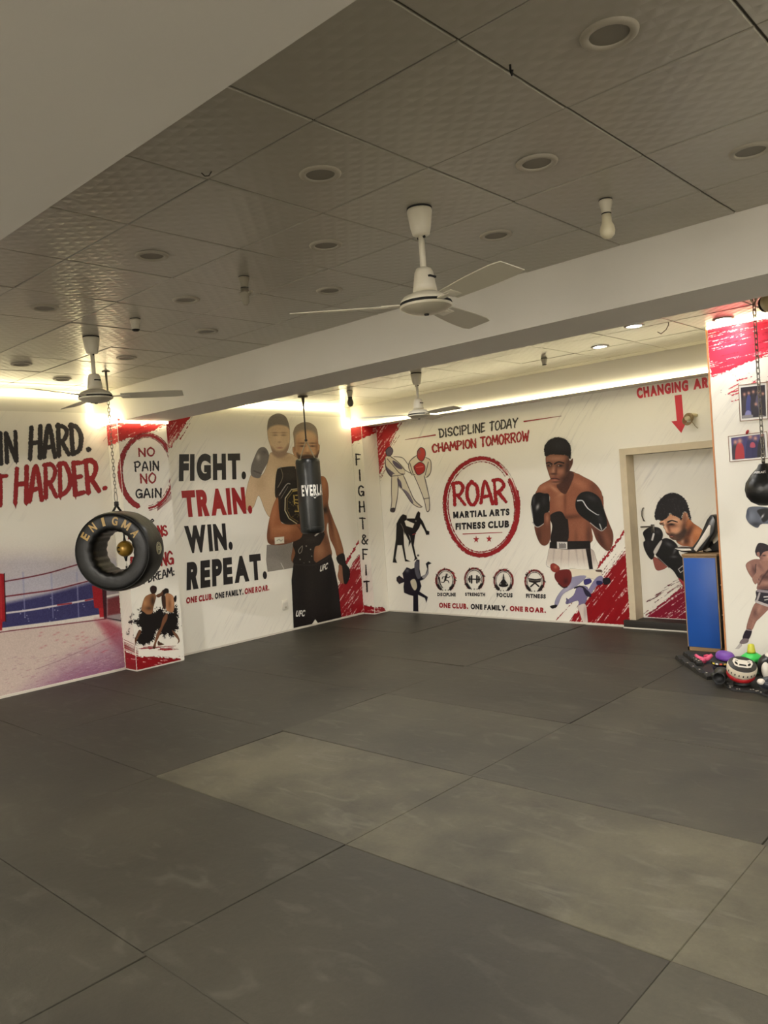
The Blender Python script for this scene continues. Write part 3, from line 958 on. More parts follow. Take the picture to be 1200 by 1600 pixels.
# ================================================================== mural 3: left wall of the far bay, FIGHT TRAIN WIN REPEAT
mu = thing('wall_mural', 'wall print with bold words FIGHT TRAIN WIN REPEAT beside a fighter carrying a championship belt', 'mural', (XL + .001, 6.1, .02), 'printed wall murals')
sheet('backing_sheet', [(XL + .002, BY1 + .003, .02), (XL + .002, 7.628, .02), (XL + .002, 7.628, 2.70), (XL + .002, BY1 + .003, 2.70)], mu)
for txt, quad, m_ in (('FIGHT.', ((280, 709.7), (383.5, 708.3), (384.5, 748.5), (279.5, 752)), M_BLKTEXT), ('TRAIN.', ((283.3, 767), (391, 760.5), (394.5, 802), (287.5, 808.5)), M_REDTEXT),
                      ('WIN.', ((287.5, 822), (361, 817), (364, 858.5), (291.5, 865)), M_BLKTEXT), ('REPEAT.', ((292, 879), (414.5, 864), (417.5, 904), (291.5, 922.5)), M_BLKTEXT)):
    g = Geo(); text_px(g, txt, quad, 0, lw(3), bold=0.066); g.build('slogan_lettering', m_, mu, True)
q0 = [(291, 933.6), (420.6, 913.5), (420.6, 922.5), (291, 943.5)]


def sub(q, a, b):
    L = lambda p, r, t: (p[0] + (r[0] - p[0]) * t, p[1] + (r[1] - p[1]) * t)
    return [L(q[0], q[1], a), L(q[0], q[1], b), L(q[3], q[2], b), L(q[3], q[2], a)]


for txt, a_, b_, m_ in (('ONE CLUB.', 0, .325, M_REDTEXT), ('ONE FAMILY.', .345, .69, M_BLKTEXT), ('ONE ROAR.', .705, 1, M_REDTEXT)):
    g = Geo(); text_px(g, txt, sub(q0, a_, b_), 0, lw(3), 0, .065); g.build('tagline_lettering', m_, mu, True)
c = Canvas(250, 640, 330, 720, 2.2)
red_brush(c, [(254, 655), (299, 648), (283, 674), (267, 700), (258, 700)], -.98, (166, 30, 38), 26, 30, 12, 8, 44)
c.build('red_brush_stroke', 0, lw(1), mu, keep=lambda P: (P[..., 1] > BY1 + .002) & (P[..., 2] < 2.7))
c = Canvas(515, 825, 575, 972, 2.2)
red_brush(c, [(562, 868), (545, 890), (527, 918), (529, 940), (532, 966), (572, 958), (566, 880)], -1.0, (150, 22, 32), 40, 34, 14, 8, 44)
c.stroke([(540, 880), (566, 838)], 4.5, (156, 30, 40), 1.5, rough=1.4)
c.build('red_brush_stroke', 0, lw(1), mu, keep=lambda P: (P[..., 1] < 7.628) & (P[..., 2] > .022))

# faded fighter behind
z = Z(380, 630, 4.444)
G = 0.62
c = Canvas(380, 640, 470, 900, 2.6)
c.poly(z((205, 340), (310, 345), (385, 385), (400, 455), (265, 445), (235, 470), (222, 600), (235, 660), (230, 760), (185, 790), (150, 740), (108, 640), (75, 715), (40, 745), (12, 715), (20, 620), (45, 520), (70, 490), (130, 500), (165, 430), (180, 365)), (206, 178, 142))
c.clip(); c.dab(*z((200, 520))[0], 9, 22, (222, 198, 160), .6); c.dab(*z((120, 560))[0], 8, 10, (188, 158, 124), .6); c.dab(*z((60, 600))[0], 6, 18, (214, 186, 150), .5); c.dab(*z((290, 380))[0], 14, 5, (176, 146, 114), .6); c.clip(False)
c.poly(z((168, 160), (185, 100), (240, 72), (292, 92), (317, 150), (324, 220), (318, 300), (292, 350), (250, 370), (210, 350), (190, 300), (172, 240)), (204, 176, 140))
c.clip()
c.poly(z((160, 190), (170, 110), (240, 65), (310, 100), (325, 180), (300, 160), (240, 150), (190, 165)), (112, 104, 96), soft=1.5)
c.poly(z((195, 300), (230, 330), (280, 325), (318, 280), (310, 350), (250, 380), (200, 350)), (150, 124, 102), soft=2)
c.dab(*z((245, 230))[0], 6, 10, (226, 198, 160), .6)
for x in (222, 280): c.dab(*z((x, 222))[0], 4, 1.2, (120, 96, 80), .8); c.dab(*z((x, 205))[0], 5, 1, (120, 96, 80), .7)
c.dab(*z((255, 310))[0], 4.5, 1.2, (150, 96, 84), .8); c.dab(*z((252, 270))[0], 2.4, 1.2, (160, 130, 104), .8)
c.clip(False)
c.poly(z((80, 372), (110, 315), (150, 308), (177, 350), (172, 405), (132, 480), (112, 520), (60, 505), (55, 445)), (116, 110, 104))
c.clip(); c.dab(*z((105, 375))[0], 3, 5, (196, 190, 178), .8); c.stroke(z((75, 470), (125, 490)), 2, (90, 84, 80)); c.dab(*z((145, 340))[0], 5, 4, (80, 76, 74), .6); c.clip(False)
c.poly(z((165, 985), (340, 965), (365, 1110), (348, 1142), (170, 1170), (160, 1090)), (140, 134, 126), sm=False)
c.clip(); c.stroke(z((262, 1110), (285, 1155)), 1.2, (206, 200, 190)); c.dab(*z((240, 1040))[0], 16, 14, (126, 120, 114), .6); c.clip(False)
c.grain(.02, 1)
c.build('printed_fighter', 0, lw(1), mu, label='faded fighter with raised glove')

# main fighter
c = Canvas(408, 655, 553, 986, 2.6)
SK = (142, 92, 62)
c.poly(z((525, 500), (565, 512), (588, 560), (594, 640), (592, 710), (630, 820), (665, 910), (699, 1045), (655, 1068), (635, 1010), (600, 930), (590, 830), (580, 880), (605, 990), (615, 1060), (560, 1110), (350, 1115), (345, 1000), (360, 940), (390, 900), (400, 500), (450, 440), (500, 440)), SK)
c.clip()
c.dab(*z((560, 560))[0], 4, 14, (176, 120, 84), .8); c.dab(*z((640, 900))[0], 3, 26, (176, 124, 90), .6, -.25); c.dab(*z((600, 800))[0], 3, 26, (84, 50, 36), .7, -.2)
c.dab(*z((570, 950))[0], 5, 16, (104, 66, 46), .7); c.dab(*z((530, 1020))[0], 8, 12, (182, 130, 96), .7); c.dab(*z((585, 880))[0], 2, 10, (220, 196, 170), .6); c.dab(*z((570, 740))[0], 4, 6, (30, 24, 22), .9)
c.clip(False)
# head
c.poly(z((350, 235), (348, 200), (365, 160), (400, 138), (440, 132), (480, 145), (508, 175), (518, 220), (522, 280), (531, 292), (529, 335), (520, 365), (512, 420), (500, 460), (400, 460), (386, 405), (378, 380), (360, 370), (345, 340), (343, 305), (355, 298)), (190, 148, 110))
c.clip()
c.poly(z((340, 250), (345, 190), (375, 145), (440, 125), (500, 150), (522, 220), (520, 250), (495, 210), (450, 190), (400, 195), (365, 225), (360, 290), (350, 300)), (120, 112, 100), soft=2.5, alpha=.85)
c.dab(*z((430, 225))[0], 14, 7, (210, 176, 136), .7)
for x in (408, 482): c.dab(*z((x, 298))[0], 5, 1.4, (70, 50, 38), .85); c.dab(*z((x, 278))[0], 6, 1.2, (84, 62, 46), .8)
c.dab(*z((446, 320))[0], 2.5, 8, (222, 180, 138), .7); c.dab(*z((447, 345))[0], 4, 1.5, (130, 90, 64), .8)
c.poly(z((372, 345), (400, 362), (450, 355), (500, 362), (526, 330), (520, 380), (505, 450), (400, 455), (384, 400)), (72, 54, 44), soft=2)
c.dab(*z((448, 385))[0], 6, 1.5, (150, 90, 76), .9); c.dab(*z((385, 300))[0], 3, 12, (160, 116, 82), .6); c.dab(*z((510, 300))[0], 2.5, 12, (120, 84, 60), .6)
c.dab(*z((357, 320))[0], 2, 5, (140, 96, 68), .7)
c.clip(False)
# belt over the shoulder
c.poly(z((232, 475), (262, 447), (355, 438), (362, 456), (402, 455), (402, 570), (310, 560), (250, 605), (226, 655), (220, 600)), (38, 33, 31))
c.stroke(z((262, 455), (275, 500), (265, 540), (240, 585)), .9, (150, 140, 120)); c.dab(*z((330, 500))[0], 12, 8, (64, 56, 50), .6)
c.poly(z((232, 612), (300, 545), (402, 562), (408, 832), (342, 850), (262, 822), (238, 740)), (26, 23, 22))
c.stroke(z((250, 640), (300, 565), (325, 560)), 1.4, (170, 166, 160)); c.stroke(z((262, 660), (310, 580)), 1, (120, 116, 110))
c.stroke(z((400, 590), (335, 600), (292, 660), (290, 745), (318, 800), (372, 836)), 1.5, (206, 196, 160), sm=False)
c.stroke(z((400, 608), (345, 612), (306, 665), (304, 740), (328, 790), (380, 822)), 1.2, (120, 100, 50), sm=False)
for a, b in (((345, 610), (395, 600)), ((352, 640), (356, 700)), ((365, 640), (400, 640)), ((362, 670), (400, 672)), ((360, 690), (400, 700)), ((380, 710), (385, 750)), ((360, 750), (400, 752)), ((395, 735), (398, 700))):
    c.stroke(z(a, b), 2.0, (196, 172, 96), sm=False)
for k in range(26):
    c.dab(*z((315 + 80 * RNG.random(), 680 + 110 * RNG.random()))[0], .9, .9, (150, 132, 78), .7)
# hanging strap
c.poly(z((345, 968), (410, 905), (560, 895), (535, 980), (497, 1000), (490, 1085), (500, 1114), (352, 1114), (362, 1040)), (34, 28, 26))
c.stroke(z((410, 990), (385, 1020), (390, 1042), (405, 1030), (412, 995)), .9, (190, 184, 172))
for p in ((395, 1085), (422, 1112), (460, 1102), (476, 1062), (468, 1015), (438, 992)): c.dab(*z(p)[0], .9, .9, (226, 222, 210), 1)
c.stroke(z((500, 920), (525, 900)), 2.2, (200, 196, 190)); c.dab(*z((470, 950))[0], 12, 5, (54, 46, 44), .8)
# forearm under the belt
c.poly(z((240, 655), (212, 700), (185, 790), (168, 880), (166, 945), (185, 978), (250, 985), (330, 968), (405, 930), (408, 850), (370, 840), (330, 845), (285, 838), (260, 820), (248, 740)), (158, 98, 64))
c.clip(); c.dab(*z((300, 870))[0], 20, 6, (196, 136, 96), .7, -.1); c.dab(*z((215, 760))[0], 5, 22, (184, 122, 84), .7, .2); c.dab(*z((250, 965))[0], 24, 5, (96, 54, 36), .8); c.dab(*z((176, 900))[0], 3, 16, (100, 60, 42), .7)
for k in range(4): c.stroke(z((372 + k * 9, 850), (395 + k * 4, 880 + k * 8)), .7, (96, 56, 40), alpha=.7)
c.clip(False)
c.poly(z((217, 932), (284, 926), (285, 972), (220, 980)), (226, 222, 206), sm=False); c.stroke(z((235, 955), (250, 945), (262, 958), (272, 948)), .8, (120, 116, 104))
# hand wrap and hand
c.poly(z((665, 1120), (690, 1125), (695, 1190), (700, 1252), (672, 1240), (656, 1200), (662, 1160)), (150, 100, 76))
c.poly(z((648, 1066), (699, 1043), (713, 1110), (738, 1150), (741, 1200), (722, 1250), (702, 1252), (692, 1195), (686, 1132), (658, 1110)), (26, 24, 24))
# shorts
c.poly(z((350, 1110), (500, 1112), (608, 1046), (626, 1100), (660, 1270), (682, 1487), (600, 1510), (520, 1528), (500, 1500), (478, 1534), (350, 1562), (340, 1330), (335, 1230), (345, 1150)), (28, 23, 24), sm=False)
c.clip(); c.dab(*z((470, 1300))[0], 10, 40, (40, 34, 34), .8); c.stroke(z((352, 1120), (500, 1122), (605, 1060)), 1, (52, 46, 46)); c.dab(*z((600, 1250))[0], 6, 40, (18, 15, 16), .7); c.clip(False)
c.grain(.018, 1)
c.build('printed_fighter', 0, lw(2), mu, keep=lambda P: P[..., 2] > .02, label='fighter in black shorts with championship belt over the shoulder')
for q_ in (z((535, 1130), (590, 1106), (587, 1150), (532, 1172)), z((368, 1441), (432, 1435), (430, 1480), (365, 1483))):
    g = Geo(); text_px(g, 'UFC', q_, 0, lw(4), 0, .04, .25); g.build('shorts_lettering', M_WHITETEXT, mu, True)

# ================================================================== mural 4: second pillar, FIGHT & FIT
QX, QY = -7.34, 7.63
mu = thing('wall_mural', 'narrow corner pillar print with FIGHT & FIT in one vertical column of letters', 'mural', (QX, QY, .02), 'printed wall murals')
g = Geo()
g.add([(XL + .004, QY - .002, .01), (QX + .002, QY - .002, .01), (QX + .002, QY - .002, ZB), (XL + .004, QY - .002, ZB)], [(0, 1, 2, 3)])
g.add([(QX + .002, QY - .002, .01), (QX + .002, YB - .003, .01), (QX + .002, YB - .003, ZB), (QX + .002, QY - .002, ZB)], [(0, 1, 2, 3)])
g.build('backing_sheet', M_PAPER, mu, True)
kq = lambda P: (P[..., 0] < QX) & (P[..., 0] > XL + .004) & (P[..., 2] > .012) & (P[..., 2] < ZB)
kr = lambda P: (P[..., 1] > QY) & (P[..., 1] < YB - .004) & (P[..., 2] > .012) & (P[..., 2] < ZB)
c = Canvas(543, 655, 612, 962, 2.4)
red_brush(c, [(540, 660), (600, 655), (592, 674), (566, 685), (549, 693)], -.3, (172, 40, 44), 16, 8, 21, 4, 18)
red_brush(c, [(560, 944), (600, 950), (606, 956), (568, 962)], .15, (146, 22, 32), 12, 8, 22, 4, 18)
c.build('red_brush_stroke', 1, QY - .003, mu, keep=kq); c.build('red_brush_stroke', 0, QX + .003, mu, keep=kr)
c = Canvas(550, 705, 585, 930, 3.4)
for ch, x, y in (('F', 560.2, 718), ('I', 562.6, 743), ('G', 564.6, 767), ('H', 565.8, 792), ('T', 567.2, 817.5), ('F', 570.8, 866), ('I', 572.3, 891), ('T', 573.6, 916.5)):
    hw = 4.0 if ch != 'I' else .8
    brush_text(c, ch, (x - hw, y + 8), (x + hw, y + 8), (x - hw - .8, y - 8), (x + hw - .8, y - 8), (30, 27, 28), 2.3, rough=.25, seed=int(y))
x, y = 569.5, 843
c.stroke([(x + 4, y + 7), (x - 2.5, y - 3), (x - 1.5, y - 7), (x + 1.5, y - 5), (x - 3, y + 1), (x - 3.5, y + 5), (x, y + 7), (x + 3.5, y + 2), (x + 5, y + 0)], 2.0, (30, 27, 28))
c.build('slogan_lettering', 1, QY - .0036, mu)
# ================================================================== mural 5: back wall, club emblem, boxers, icons
mu = thing('wall_mural', 'big back wall print with round club emblem, four icons and a boxer in black gloves', 'mural', (-5.6, YB - .001, .02), 'printed wall murals')
g = Geo()
ys = YB - .002
g.add([(-7.335, ys, .02), (bx0 - .002, ys, .02), (bx0 - .002, ys, 2.60), (-7.335, ys, 2.60)], [(0, 1, 2, 3)])
g.add([(bx0 - .002, ys, bz + .002), (-2.41, ys, bz + .002), (-2.41, ys, 2.60), (bx0 - .002, ys, 2.60)], [(0, 1, 2, 3)])
g.build('backing_sheet', M_PAPER, mu, True)
kb = lambda P: (P[..., 0] > -7.335) & (P[..., 2] > .022) & ((P[..., 0] < bx0 - .003) | (P[..., 2] > bz + .004)) & (P[..., 0] < -2.42)
c = Canvas(580, 655, 640, 770, 2.2)
red_brush(c, [(575, 660), (626, 655), (612, 690), (602, 716), (594, 742), (585, 756)], -1.0, (170, 36, 42), 40, 36, 31, 8, 44)
c.build('red_brush_stroke', 1, bw(1), mu, keep=kb)
c = Canvas(845, 810, 990, 992, 2.2)
red_brush(c, [(985, 850), (950, 893), (916, 938), (905, 960), (890, 975), (930, 985), (992, 990)], -.92, (140, 12, 22), 70, 44, 32, 8, 50)
c.stroke([(934, 886), (956, 858), (978, 826)], 5, (150, 26, 34), 2, rough=1.8); c.stroke([(868, 970), (905, 930)], 1.2, (150, 26, 34), .4, rough=.8)
red_brush(c, [(888, 974), (905, 950), (912, 972)], -1.0, (150, 20, 30), 8, 10, 33, 5, 18)
c.build('red_brush_stroke', 1, bw(1), mu, keep=kb)

# headline
c = Canvas(625, 640, 885, 712, 3)
brush_text(c, 'DISCIPLINE TODAY', (687, 683.5), (808, 667), (686, 671), (809, 653), (66, 62, 58), 2.3, gap=.26, rough=.35, seed=2)
brush_text(c, 'CHAMPION TOMORROW', (676, 707), (825.6, 688), (675, 695), (826, 673.5), (160, 44, 44), 2.6, gap=.26, rough=.4, seed=4)
c.stroke([(633, 687), (680, 679.7)], .6, (160, 36, 40), 2.0); c.stroke([(819, 658.5), (877, 650)], 2.0, (160, 36, 40), .6)
c.build('headline_lettering', 1, bw(3), mu)

# emblem
c = Canvas(688, 705, 816, 878, 2.6)
th = np.linspace(-.6, 2 * PI - .75, 70)
RC = (150, 32, 38)
for rx, ry, wv, al in ((56.5, 75, 6.2, 1), (52, 70.5, 1.8, .9), (59.5, 78.5, 1.5, .9)):
    c.stroke([(752 + rx * math.cos(t) + 1.2 * math.sin(3 * t), 792 + ry * math.sin(t)) for t in th], wv, RC, wv * .6, rough=.6, alpha=al, sm=False)
c.stroke([(752 + 57 * math.cos(t), 792 + 76 * math.sin(t)) for t in np.linspace(-.3, 1.9, 40)], 8.2, RC, 4.5, rough=.6, sm=False)
c.stroke([(752 + 58 * math.cos(t), 792 + 77 * math.sin(t)) for t in np.linspace(3.3, 5.2, 30)], 4.5, RC, 2.5, rough=.9, sm=False)
for k in range(16):
    a = -1.1 + RNG.random() * .7
    c.stroke([(752 + (54 + 6 * RNG.random()) * math.cos(a), 792 + (73 + 6 * RNG.random()) * math.sin(a)), (752 + 58 * math.cos(a + .25), 792 + 77 * math.sin(a + .25))], .8, PAPER, .3, alpha=.8)
c.build('emblem_ring', 1, bw(2), mu)
c = Canvas(700, 742, 800, 800, 3)
brush_text(c, 'ROAR', (709, 790), (791, 785), (707, 756), (788, 749), (156, 32, 38), 5.4, gap=.2, rough=.6, seed=6, drip=3)
c.build('emblem_lettering', 1, bw(3), mu)
for txt, q_ in (('MARTIAL ARTS', [(707.8, 799.6), (796, 794.4), (796, 805.2), (708.3, 810)]), ('FITNESS CLUB', [(711.5, 817.5), (795.6, 813), (795.4, 824), (711.8, 828)])):
    g = Geo(); text_px(g, txt, q_, 1, bw(3), 0, .065); g.build('emblem_lettering', M_BLKTEXT, mu, True)
g = Geo(); flat_poly(g, [(722.8, 833.6), (785, 831.4), (785, 832.4), (722.8, 835.2)], 1, bw(3), 0); g.build('emblem_line', M_REDTEXT, mu, True)
for sx, sy in ((744, 842.8), (764.2, 842)):
    pts = []
    for k in range(10):
        a = -PI / 2 + k * PI / 5; r = 5.6 if k % 2 == 0 else 2.2
        pts.append((sx + r * .92 * math.cos(a), sy + r * 1.1 * math.sin(a)))
    g = Geo(); flat_poly(g, pts, 1, bw(3), 0); g.build('emblem_star', M_REDTEXT, mu, True)

# four round icons
DK = (34, 30, 30)
for n, (cx, cy, cap, q) in enumerate((
        (696, 906.5, 'DISCIPLINE', [(683.3, 926.2), (712, 926.2), (712, 932), (683.3, 931.4)]), (741, 905, 'STRENGTH', [(726.7, 926), (758, 926.2), (757.8, 932), (726.9, 931.2)]),
        (786.7, 907.3, 'FOCUS', [(776, 926.5), (801, 926.8), (800.8, 933.6), (776.2, 932.8)]), (835.3, 908.2, 'FITNESS', [(821.7, 927.6), (853, 928.6), (852.6, 935.4), (822, 934.2)]))):
    c = Canvas(cx - 21, cy - 21, cx + 21, cy + 20, 4)
    a0, a1 = 2.15, 2 * PI + 1.0
    for rx, ry, wv, col in ((14, 16.5, 2.0, (110, 52, 48)), (11.6, 14, .9, DK), (15.6, 18, .8, (150, 40, 44))):
        c.stroke([(cx + rx * math.cos(t), cy + ry * math.sin(t)) for t in np.linspace(a0, a1, 40)], wv, col, sm=False, rough=.25)
    for k in range(14):
        a = a0 + (a1 - a0) * RNG.random(); col = DK if RNG.random() < .6 else (150, 36, 42)
        c.stroke([(cx + 14 * math.cos(a), cy + 16.5 * math.sin(a)), (cx + 17.5 * math.cos(a + .12), cy + 19.5 * math.sin(a + .12))], 1.6, col, .4, rough=.4)
    for a in (2.4, .75): c.stroke([(cx + 13.5 * math.cos(t), cy + 16.5 * math.sin(t)) for t in np.linspace(a - .28, a + .28, 9)], 3.4, DK, rough=.5, sm=False)
    for dx in (-4.5, 0, 4.5): c.dab(cx + dx, cy + 15.5, .9, .9, DK, 1)
    if n == 0:
        c.dab(cx + 2, cy - 8.5, 1.6, 1.8, DK, 1); c.stroke([(cx + 1, cy - 6), (cx - .5, cy)], 3, DK); c.stroke([(cx - .5, cy), (cx - 3, cy + 3.5), (cx - 6.5, cy + 3)], 1.7, DK, 1); c.stroke([(cx, cy), (cx + 4, cy + 1), (cx + 5.5, cy + 4.5)], 1.7, DK, 1)
        c.stroke([(cx + 1, cy - 5), (cx + 5, cy - 4), (cx + 7, cy - 6)], 1.2, DK); c.stroke([(cx, cy - 5), (cx - 4, cy - 5), (cx - 5, cy - 2)], 1.2, DK); c.stroke([(cx - 10, cy - 4), (cx - 8, cy + 6), (cx - 4, cy + 12)], 2.6, DK, 1)
    if n == 1:
        c.stroke([(cx - 8, cy - .3), (cx + 8, cy + .3)], 1.8, DK)
        for sx in (-1, 1):
            c.stroke([(cx + sx * 4.2, cy - 5.2), (cx + sx * 4.2, cy + 5.6)], 2.6, DK); c.stroke([(cx + sx * 7.2, cy - 3.8), (cx + sx * 7.2, cy + 4.2)], 2.2, DK); c.stroke([(cx + sx * 9.2, cy - 1.6), (cx + sx * 9.2, cy + 2)], 1.2, DK)
    if n == 2:
        c.stroke([(cx, cy - 10), (cx, cy - 5)], 1.2, DK, 2.4); c.dab(cx, cy - 3.5, 1.8, 2.2, DK, 1); c.poly([(cx - 1.5, cy - 2), (cx + 1.5, cy - 2), (cx + 4, cy + 2), (cx + 2.8, cy + 7), (cx - 2.8, cy + 7), (cx - 4, cy + 2)], DK)
        c.poly([(cx - 7.5, cy + 6.6), (cx, cy + 5.2), (cx + 7.5, cy + 6.6), (cx + 4, cy + 9.6), (cx - 4, cy + 9.6)], DK); c.stroke([(cx - 3, cy + 1), (cx - 6.5, cy + 6)], 1.2, DK); c.stroke([(cx + 3, cy + 1), (cx + 6.5, cy + 6)], 1.2, DK)
    if n == 3:
        c.poly([(cx - 10, cy - 5), (cx, cy - 3.4), (cx + 10, cy - 4.4), (cx + 9.4, cy + 1), (cx, cy + 3), (cx - 9, cy + .6)], DK, sm=False, rough=.3)
        c.stroke([(cx - 9, cy - 2.6), (cx, cy - .6), (cx + 9, cy - 2)], .7, (170, 164, 152)); c.stroke([(cx + 1, cy + 2), (cx - 6, cy + 8.4)], 2.4, DK); c.stroke([(cx, cy + 2), (cx + 6.6, cy + 8)], 2.4, DK); c.dab(cx, cy + 1.4, 1.8, 1.8, DK, 1)
    c.build('round_icon', 1, bw(3), mu, label=['icon of a runner', 'icon of a dumbbell', 'icon of a seated meditating figure', 'icon of a knotted belt'][n])
    g = Geo(); text_px(g, cap, q, 1, bw(3), 0, .065); g.build('icon_caption', M_BLKTEXT, mu, True)
for txt, q_, m_ in (('ONE CLUB.', [(686, 941.5), (731.5, 943.3), (731.5, 951.6), (686, 949.6)], M_REDTEXT), ('ONE FAMILY.', [(735.5, 943.4), (793, 946.4), (793, 954.6), (735.5, 951.8)], M_BLKTEXT), ('ONE ROAR.', [(796.5, 946.6), (853, 949.6), (853, 957.8), (796.5, 954.8)], M_REDTEXT)):
    g = Geo(); text_px(g, txt, q_, 1, bw(3), 0, .065); g.build('tagline_lettering', m_, mu, True)
M_REDSIGN = mat('bright_red_print', rgb(205, 46, 58), 0.4)
for txt, q_ in (('CHANGING', [(994, 606.5), (1075, 593.5), (1075.5, 610.5), (996, 623)]), ('AREA', [(1082.5, 592.5), (1131, 585), (1131.5, 601.5), (1083.5, 609)])):
    g = Geo(); text_px(g, txt, q_, 1, bw(3), 0, .065); g.build('direction_lettering', M_REDSIGN, mu, True)
g = Geo(); flat_poly(g, [(1054, 618), (1065, 616.6), (1068.3, 656.2), (1074.6, 655), (1064.4, 676.5), (1049, 658.4), (1057.5, 657.6)], 1, bw(3), 0); g.build('direction_arrow', M_REDSIGN, mu, True)

# taekwondo pair (line drawing)
z = Z(590, 690, 5.93)
LN = (52, 46, 52); WH = (214, 206, 186); GP = (96, 88, 104)
c = Canvas(598, 694, 678, 802, 4)
c.poly(z((68, 150), (120, 138), (190, 190), (245, 245), (250, 300), (200, 312), (120, 322), (78, 250)), WH)
c.poly(z((72, 220), (100, 250), (160, 300), (150, 318), (118, 322), (80, 270)), GP); c.poly(z((140, 175), (190, 200), (230, 250), (190, 250), (150, 215)), GP)
c.poly(z((75, 82), (105, 50), (136, 66), (140, 98), (118, 132), (85, 125)), GP)
c.poly(z((130, 320), (190, 330), (187, 480), (165, 600), (156, 652), (120, 645), (130, 560)), WH); c.poly(z((120, 620), (158, 615), (155, 652), (120, 648)), (60, 52, 56))
c.poly(z((190, 315), (240, 315), (300, 450), (345, 540), (412, 602), (380, 608), (318, 570), (240, 460), (190, 410)), WH)
c.poly(z((182, 340), (215, 370), (225, 430), (195, 410)), GP); c.poly(z((240, 440), (290, 480), (330, 560), (310, 565), (250, 470)), (120, 112, 122))
for s_ in (((75, 82), (105, 50), (136, 66), (140, 98), (118, 132), (85, 125), (75, 82)), ((70, 150), (80, 250), (120, 322)), ((120, 138), (190, 190), (250, 260), (310, 295)), ((130, 320), (128, 460), (130, 560), (118, 645)), ((190, 330), (188, 480), (160, 640)),
           ((205, 400), (250, 470), (320, 570), (380, 608), (412, 602)), ((240, 315), (290, 430), (340, 540), (400, 598)), ((90, 160), (150, 230), (200, 290), (235, 300)), ((150, 140), (230, 150), (280, 210)), ((120, 322), (200, 312), (250, 300))):
    c.stroke(z(*s_), .9, LN)
c.poly(z((300, 180), (360, 130), (450, 148), (492, 180), (492, 280), (455, 332), (340, 320), (288, 240)), WH)
c.poly(z((350, 318), (432, 318), (478, 520), (482, 630), (456, 646), (430, 540), (380, 410)), WH)
c.poly(z((368, 90), (400, 55), (436, 76), (442, 130), (412, 182), (370, 150)), (176, 66, 62)); c.dab(*z((385, 95))[0], 2, 4, (110, 96, 96), .8)
c.poly(z((335, 230), (390, 190), (436, 220), (430, 280), (370, 307), (345, 275)), (176, 54, 52)); c.stroke(z((360, 240), (420, 232)), .7, (226, 160, 150))
for s_ in (((368, 90), (400, 55), (436, 76), (442, 130), (412, 182), (370, 150), (368, 90)), ((360, 130), (300, 180), (288, 240), (320, 310)), ((450, 148), (492, 180), (492, 280), (455, 332)), ((340, 320), (380, 410), (430, 540), (456, 646), (482, 630)), ((432, 318), (455, 420), (478, 520), (482, 630)), ((430, 530), (478, 522)), ((300, 200), (330, 300), (345, 305)), ((470, 190), (440, 310)), ((335, 230), (390, 190), (436, 220), (430, 280), (370, 307), (335, 230))):
    c.stroke(z(*s_), .9, LN)
c.build('printed_sparring_pair', 1, bw(3), mu, label='line drawing of two taekwondo fighters')
# black silhouettes
c = Canvas(610, 794, 676, 962, 4)
BK = (26, 23, 24)
c.poly(z((215, 690), (235, 672), (270, 685), (272, 722), (250, 737), (285, 850), (310, 930), (287, 972), (290, 920), (260, 860), (240, 830), (245, 960), (265, 1090), (305, 1112), (255, 1110), (225, 960), (185, 960), (165, 1080), (180, 1124), (140, 1120), (150, 1040), (170, 900), (175, 760), (195, 720)), BK, sm=False)
c.poly(z((362, 665), (377, 643), (396, 660), (392, 700), (420, 740), (455, 822), (480, 832), (478, 862), (450, 865), (438, 830), (400, 762), (385, 800), (350, 850), (335, 960), (355, 1060), (370, 1085), (335, 1106), (345, 1080), (320, 980), (300, 880), (268, 830), (260, 780), (325, 800), (340, 760), (270, 730), (275, 712), (345, 712)), BK, sm=False)
c.stroke(z((325, 862), (352, 852)), 1.4, (160, 60, 60)); c.stroke(z((215, 760), (235, 800), (250, 860)), .7, (150, 140, 128)); c.dab(*z((355, 735))[0], 1.2, 1.2, (200, 190, 170), .8)
c.build('printed_sparring_pair', 1, bw(3), mu, label='black silhouettes of two kickboxers')
c = Canvas(614, 862, 682, 962, 4)
NV = (28, 27, 38)
c.poly(z((175, 1260), (200, 1240), (240, 1270), (230, 1220), (270, 1165), (310, 1180), (340, 1170), (360, 1092), (388, 1096), (388, 1180), (402, 1250), (440, 1240), (460, 1180), (446, 1130), (470, 1110), (500, 1128), (470, 1142), (470, 1220), (430, 1275), (392, 1290), (406, 1340), (388, 1390), (466, 1440), (452, 1492), (438, 1450), (375, 1420), (378, 1576), (330, 1576), (330, 1430), (290, 1420), (245, 1400), (240, 1345), (245, 1302), (200, 1320), (175, 1290)), NV, sm=False)
c.poly(z((305, 1290), (345, 1275), (366, 1340), (345, 1380), (315, 1340)), (196, 188, 166)); c.poly(z((345, 1120), (380, 1110), (384, 1200), (400, 1255), (370, 1270), (345, 1200)), (88, 88, 98)); c.poly(z((410, 1250), (450, 1225), (465, 1180), (468, 1225), (432, 1270)), (150, 148, 150)); c.dab(*z((275, 1195))[0], 3, 3, (112, 110, 116), .8); c.dab(*z((200, 1280))[0], 2.5, 2.5, (70, 40, 36), .8)
c.dab(*z((375, 1055))[0], 1.6, 1.6, BK, 1)
c.build('printed_judo_throw', 1, bw(3), mu)

